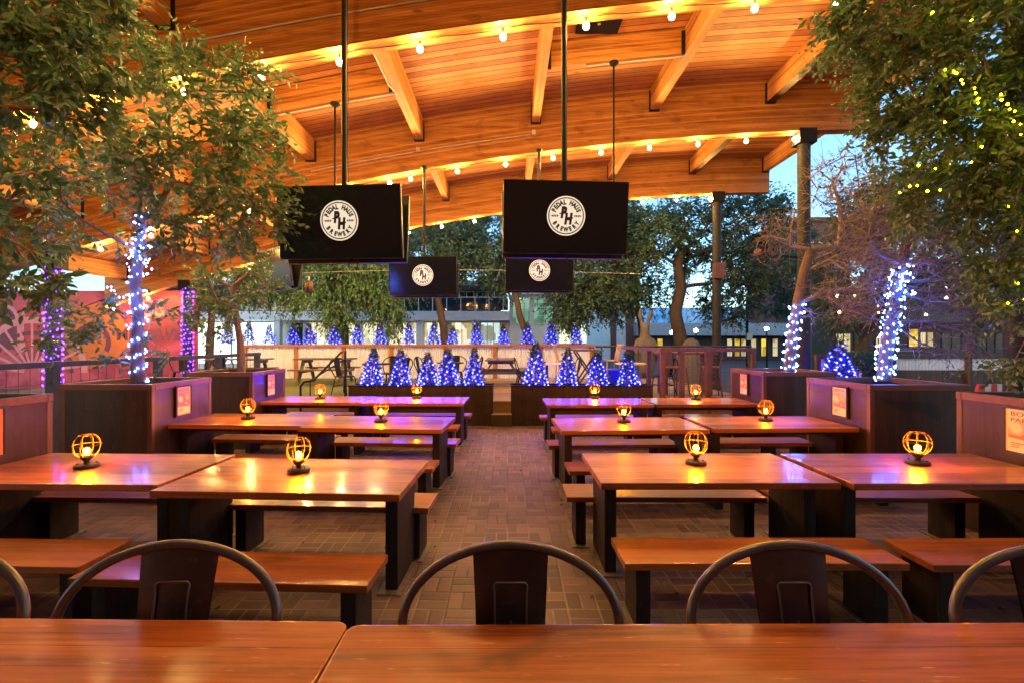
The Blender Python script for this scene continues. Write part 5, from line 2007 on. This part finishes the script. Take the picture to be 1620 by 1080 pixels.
# fence with a corrugated band, right
t = thing('board_fence', 'brown board fence with white corrugated band behind the right planters', 'fence', (0, 12.2, 0))
d = 12.2
x0, x1 = X(1290, d), X(1640, d)
MB().box(x0, x1, 0, 0.04, 0, Z(585, d)).build('boards', M['fencew'], t)
mb = MB()
corrugated(mb, x0, x1, 0.02, Z(585, d), Z(567, d), 0.09, 0.012)
mb.build('corrugated_band', M['corr'], t)
MB().box(x0, x1, -0.04, 0.08, Z(567, d) + 0.002, Z(561, d)).build('top_rail', M['fencew'], t)
for px in (1292, 1410, 1530, 1636):
    MB().box(X(px, d) - 0.06, X(px, d) + 0.06, -0.08, -0.002, 0, Z(545, d) if px == 1530 else Z(560, d)).build('post', M['fencew'], t)


def barrier(px0, px1, py0, py1, d, label):
    x0, x1, z0, z1 = X(px0, d), X(px1, d), Z(py1, d), Z(py0, d)
    t = thing('barricade', label, 'barricade', ((x0 + x1) / 2, d, 0), 0, 'red and white barricades')
    w = x1 - x0
    n = 6
    mb = MB()
    for k in range(n):
        a = -w / 2 + w * k / n
        mb.box(a, a + w / n, -0.02, 0.02, z0, z1, k % 2)
    mb.build('striped_board', [M['redp'], M['whitep']], t)
    for s in (-1, 1):
        mb = MB()
        mb.bar((s * w * 0.42, 0.04, z1 - 0.02), (s * w * 0.42, 0.35, 0.0), 0.04, 0.04)
        mb.bar((s * w * 0.42, 0.04, z1 - 0.02), (s * w * 0.42, -0.25, 0.0), 0.04, 0.04)
        mb.build('leg', M['redp'], t)


barrier(1547, 1605, 607, 625, 8.6, 'red and white striped barricade behind the right foreground planter')
barrier(1338, 1362, 587, 600, 10.9, 'small red barricade beside the lone blue-lit fir')

# ---------------------------------------------------------------- sculptures
t = thing('rabbit_sculpture', 'tall grey stone rabbit sculpture with long ears beyond the terrace', 'sculpture', (X(1020, 19.5), 19.5, 0))


def skin_body(name, verts, edges, radii, mat, parent):
    me = bpy.data.meshes.new(name)
    me.from_pydata(verts, edges, [])
    o = bpy.data.objects.new(name, me)
    C.objects.link(o)
    md = o.modifiers.new('skin', 'SKIN')
    for i, rr in enumerate(radii):
        me.skin_vertices[0].data[i].radius = (rr, rr)
    me.skin_vertices[0].data[0].use_root = True
    o.modifiers.new('sub', 'SUBSURF').levels = 2
    o.modifiers['sub'].render_levels = 2
    me.materials.append(mat)
    bpy.context.view_layer.update()
    dg = bpy.context.evaluated_depsgraph_get()
    m2 = bpy.data.meshes.new_from_object(o.evaluated_get(dg))
    bpy.data.objects.remove(o)
    for p_ in m2.polygons:
        p_.use_smooth = True
    o2 = bpy.data.objects.new(name, m2)
    C.objects.link(o2)
    o2.parent = parent
    return o2


V = [(0, 0, 0.75), (0, 0, 1.25), (0, -0.02, 1.75), (0, -0.03, 2.02), (0, -0.10, 2.30), (0, -0.28, 2.25),
     (-0.12, 0.0, 2.55), (-0.20, 0.02, 2.90), (-0.17, 0.02, 3.20), (0.12, 0.0, 2.55), (0.22, 0.04, 2.90), (0.30, 0.04, 3.15),
     (-0.34, -0.05, 1.80), (-0.45, -0.2, 1.40), (-0.32, -0.40, 1.25), (0.34, -0.05, 1.80), (0.45, -0.2, 1.40), (0.32, -0.40, 1.25),
     (-0.22, -0.1, 0.45), (-0.22, -0.05, 0.12), (-0.22, -0.30, 0.08), (0.22, -0.1, 0.45), (0.22, -0.05, 0.12), (0.22, -0.30, 0.08)]
E = [(0, 1), (1, 2), (2, 3), (3, 4), (4, 5), (4, 6), (6, 7), (7, 8), (4, 9), (9, 10), (10, 11), (2, 12), (12, 13), (13, 14), (2, 15), (15, 16), (16, 17),
     (0, 18), (18, 19), (19, 20), (0, 21), (21, 22), (22, 23)]
Rr = [0.36, 0.40, 0.30, 0.18, 0.25, 0.14, 0.07, 0.10, 0.04, 0.07, 0.10, 0.04, 0.13, 0.10, 0.09, 0.13, 0.10, 0.09, 0.16, 0.12, 0.10, 0.16, 0.12, 0.10]
skin_body('rabbit_body', V, E, Rr, M['stone'], t)
MB().box(-0.6, 0.6, -0.6, 0.5, -0.03, 0.02).build('plinth', M['stone'], t, 0.02, 1)


def boulder(px, py0, py1, d, w, label, seed):
    r = random.Random(seed)
    t = bpy.data.objects.new('boulder', None)
    bm = bmesh.new()
    bmesh.ops.create_icosphere(bm, subdivisions=3, radius=1.0)
    h = Z(py0, d)
    for v in bm.verts:
        n = 1 + 0.08 * math.sin(3 * v.co.x + seed) * math.cos(2.5 * v.co.y + seed) + r.uniform(-0.02, 0.02)
        v.co = Vector((v.co.x * w * n, v.co.y * w * 0.8 * n, v.co.z * h * n))
    me = bpy.data.meshes.new('boulder')
    bm.to_mesh(me)
    bm.free()
    for p_ in me.polygons:
        p_.use_smooth = True
    me.materials.append(M['stone'])
    o = bpy.data.objects.new('boulder', me)
    C.objects.link(o)
    o.location = (X(px, d), d, 0)
    bpy.data.objects.remove(t)
    tag(o, label, 'boulder')


boulder(1090, 534, 600, 20, 0.75, 'rounded grey boulder beside the thick leaning trunk', 3)

# ================================================================ BACKGROUND TREES
BG = 'trees beyond the terrace'


def bgt(name, label, trunkpx, d, blobs, per, lsize, spread, leafm, seed, droop=-0.2, r0=0.2, bark='barkdark'):
    tr = []
    n = len(trunkpx)
    for i, (px, py) in enumerate(trunkpx):
        p_ = P(px, py, d)
        if i == 0:
            p_.z = -0.02
        tr.append((p_, r0 * (1 - 0.45 * i / (n - 1))))
    leafy_tree(name, label, tr, [(P(px, py, d + dd), (rx * d / FPX, ry * d / FPX, rz * d / FPX), k) for px, py, dd, rx, ry, rz, k in blobs], per, lsize, spread,
               leafm, M[bark], BG, seed, droop, 5, 0.012)


bgt('weeping_tree', 'bright green weeping tree over the white wall, left of centre', [(548, 560), (545, 520), (535, 480), (540, 450)], 21,
    [(480, 430, 0, 60, 55, 40, 60), (550, 430, 0, 55, 60, 45, 70), (600, 440, 0, 50, 50, 45, 60), (610, 490, -0.5, 22, 25, 35, 22), (535, 490, -.5, 22, 30, 30, 20), (450, 450, 0, 40, 40, 25, 26),
     (420, 440, 1, 50, 40, 40, 40), (500, 470, -1, 40, 20, 18, 14)],
    100, 0.17, 0.32, M['leafbright'], 21, -1.1)
bgt('dark_tree', 'dark tree with a leaning trunk between the two small televisions', [(706, 570), (702, 520), (692, 470), (690, 430)], 22,
    [(700, 380, 0, 70, 60, 50, 70), (760, 400, 1, 60, 60, 50, 60), (670, 400, 1, 50, 60, 55, 40), (720, 340, 2, 90, 60, 40, 50), (790, 440, 0, 24, 20, 18, 10)],
    110, 0.19, 0.36, M['leafdark'], 22, -0.4, 0.22)
bgt('dark_tree', 'dark fork-trunked tree right of the small right television', [(850, 570), (838, 540), (822, 500), (815, 460)], 21,
    [(930, 400, 0, 60, 60, 60, 80), (960, 460, 0, 45, 40, 30, 40), (890, 440, 0, 30, 40, 40, 26), (800, 420, 1, 30, 40, 30, 18), (922, 468, -0.5, 36, 30, 28, 34), (900, 500, -0.5, 22, 25, 20, 14), (980, 360, 1, 50, 50, 40, 40)],
    105, 0.19, 0.36, M['leafdark'], 23, -0.4, 0.22)
bgt('large_tree', 'large dark oak with a thick leaning trunk behind the farther column', [(1088, 560), (1076, 535), (1068, 495), (1078, 455), (1072, 420), (1080, 390)], 21,
    [(1040, 370, 0, 45, 50, 40, 46), (1110, 360, 0, 60, 60, 45, 70), (1180, 350, 0, 60, 60, 40, 66), (1190, 420, 0, 45, 50, 40, 44), (1130, 430, 0.5, 50, 50, 40, 44), (1150, 480, 1, 50, 40, 26, 30),
     (1020, 420, 0, 30, 40, 40, 20), (1215, 330, 0, 26, 30, 26, 18)],
    72, 0.18, 0.32, M['leafdark'], 24, -0.3, 0.34)
bgt('dark_tree', 'slim dark tree with thin trunk right of the brick apartment block', [(1022, 560), (1014, 510), (1003, 470), (1010, 430)], 23,
    [(985, 390, 0, 40, 40, 40, 26), (1030, 340, 1, 40, 40, 40, 26), (1000, 440, 1, 30, 30, 20, 12), (1040, 455, 1, 34, 34, 26, 22), (985, 485, 1, 26, 26, 22, 16)], 70, 0.18, 0.34, M['leafdark'], 25, -0.3, 0.2)
bgt('dark_tree', 'dark tree mass behind the bare trees on the right', [(1345, 590), (1365, 545), (1400, 500), (1410, 450)], 16,
    [(1350, 420, 0, 60, 60, 50, 60), (1440, 400, 0, 70, 60, 60, 70), (1530, 420, 0, 60, 60, 50, 60), (1380, 340, 0, 60, 50, 40, 46), (1480, 320, 0, 70, 60, 50, 60), (1330, 480, 0, 40, 30, 30, 22), (1580, 470, 0, 50, 40, 40, 40)],
    80, 0.16, 0.3, M['leafdark'], 26, -0.3, 0.26)
bgt('dark_tree', 'dark tree standing between the two steel columns on the right', [(1262, 575), (1258, 530), (1264, 490), (1260, 450)], 24,
    [(1250, 420, 0, 40, 50, 40, 36), (1300, 400, 0, 45, 55, 40, 40), (1290, 470, 0, 45, 36, 30, 28), (1230, 470, 0, 30, 30, 26, 16)], 66, 0.18, 0.32, M['leafdark'], 28, -0.3, 0.2)
bgt('dark_tree', 'bushy dark tree beside the mural behind the left railing', [(330, 590), (332, 540), (335, 500), (338, 470)], 19,
    [(350, 440, 0, 50, 50, 40, 46), (310, 470, 0, 30, 40, 30, 20)], 50, 0.15, 0.3, M['leafdark'], 27, -0.3, 0.18)


def shrub(px, py, d, r, label, seed):
    rg = np.random.default_rng(seed)
    c = P(px, py, d)
    t = thing('round_shrub', label, 'shrub', (c.x, c.y, 0), 0, 'clipped shrubs behind the right planters')
    n = 1800
    v = rg.normal(size=(n, 3))
    v /= np.linalg.norm(v, axis=1, keepdims=True)
    cs = v * r * rg.uniform(0.75, 1.0, (n, 1)) + np.array([0, 0, c.z])
    me = leaves_mesh('foliage', cs, v + rg.normal(size=(n, 3)) * 0.5, rg.uniform(0.05, 0.09, n), M['leafdark'], 0.5, 0.2, seed)
    o = bpy.data.objects.new('foliage', me)
    C.objects.link(o)
    o.parent = t
    MB().tube([(0, 0, -0.01), (0, 0, max(0.1, c.z))], 0.03, 6).build('stem', M['bark'], t)


shrub(1362, 578, 11.5, 0.36, 'round clipped shrub right of the lone blue-lit fir', 31)
shrub(1390, 580, 11.6, 0.32, 'smaller clipped shrub beside the white-lit trunk', 32)


# ================================================================ STREET LAMPS, DISTANT BULBS
def street_lamp(px, py, d, label):
    c = P(px, py, d)
    t = thing('street_lamp', label, 'street lamp', (c.x, c.y, 0), 0, 'street lamps beyond the terrace')
    MB().tube([(0, 0, -0.02), (0, 0, c.z - 0.12)], [0.07, 0.045], 8).build('pole', M['black'], t)
    MB().sphere((0, 0, c.z), 0.13, 10, 8).build('globe', M['streetglow'], t)
    MB().lathe([(0.05, c.z - 0.16), (0.08, c.z - 0.11), (0.001, c.z - 0.11)], 10).build('collar', M['black'], t)


street_lamp(1101, 523, 32, 'green-white street lamp glowing beside the boulder, left of two')
street_lamp(1213, 520, 32, 'green-white street lamp glowing right of the farther column')
street_lamp(1062, 526, 36, 'faint street lamp glowing behind the rabbit sculpture')
street_lamp(905, 482, 27, 'small white lamp on a tall pole beside the stair tower')
t = thing('street_pole', 'thin black street pole with small sign right of the farther column', 'pole', (X(1182, 25), 25, 0))
MB().tube([(0, 0, -0.02), (0, 0, Z(467, 25))], 0.07, 8).build('pole', M['black'], t)
MB().box(-0.06, 0.25, -0.09, -0.072, Z(538, 25), Z(527, 25)).build('sign', M['conduit'], t)
wp = [P(1290 + 36 * k, 455 + 8 * math.sin(k), 13.5) for k in range(9)]
bp = [P(px, py, 13.5) for px, py in ((1325, 462), (1352, 462), (1390, 478), (1447, 458), (1497, 465), (1560, 470))]
light_string('low string of soft orange bulbs through the dark trees on the right', wp, bp, 'bulbfar', 'orange bulb strings in the right trees')
wp = [P(1310 + 30 * k, 484 + 4 * math.sin(2 * k), 14.5) for k in range(7)]
bp = [P(px, py, 14.5) for px, py in ((1328, 488), (1390, 488), (1465, 492))]
light_string('lower short string of soft orange bulbs beside the white-lit trunk', wp, bp, 'bulbfar', 'orange bulb strings in the right trees')
# cable across the trees
t = MB().tube([P(415 + 30 * k, 434 - 2.2 * math.sin(k / 20 * PI) * 3, 13.0) for k in range(21)], 0.008, 4).build('steel_cable', M['conduit'])
tag(t, 'thin steel cable strung across below the televisions', 'cable')

# dry leaves blown under the tables
rg = np.random.default_rng(99)
n = 420
cs = np.stack([rg.uniform(-4.2, 4.2, n), rg.uniform(1.6, 9.5, n), np.full(n, 0.006)], axis=1)
keep = (np.abs(cs[:, 0]) > 0.55) | (rg.random(n) < 0.3)
cs = cs[keep]
ax = rg.normal(size=(len(cs), 3))
ax[:, 2] = rg.uniform(0.0, 0.25, len(cs))
o = bpy.data.objects.new('fallen_leaves', leaves_mesh('fallen_leaves', cs, ax, rg.uniform(0.02, 0.05, len(cs)), M['leafdry'], 0.5, 0.3, 98))
C.objects.link(o)
tag(o, 'small dry leaves scattered over the brick pavers', 'leaves', kind='stuff')

bpy.context.view_layer.update()
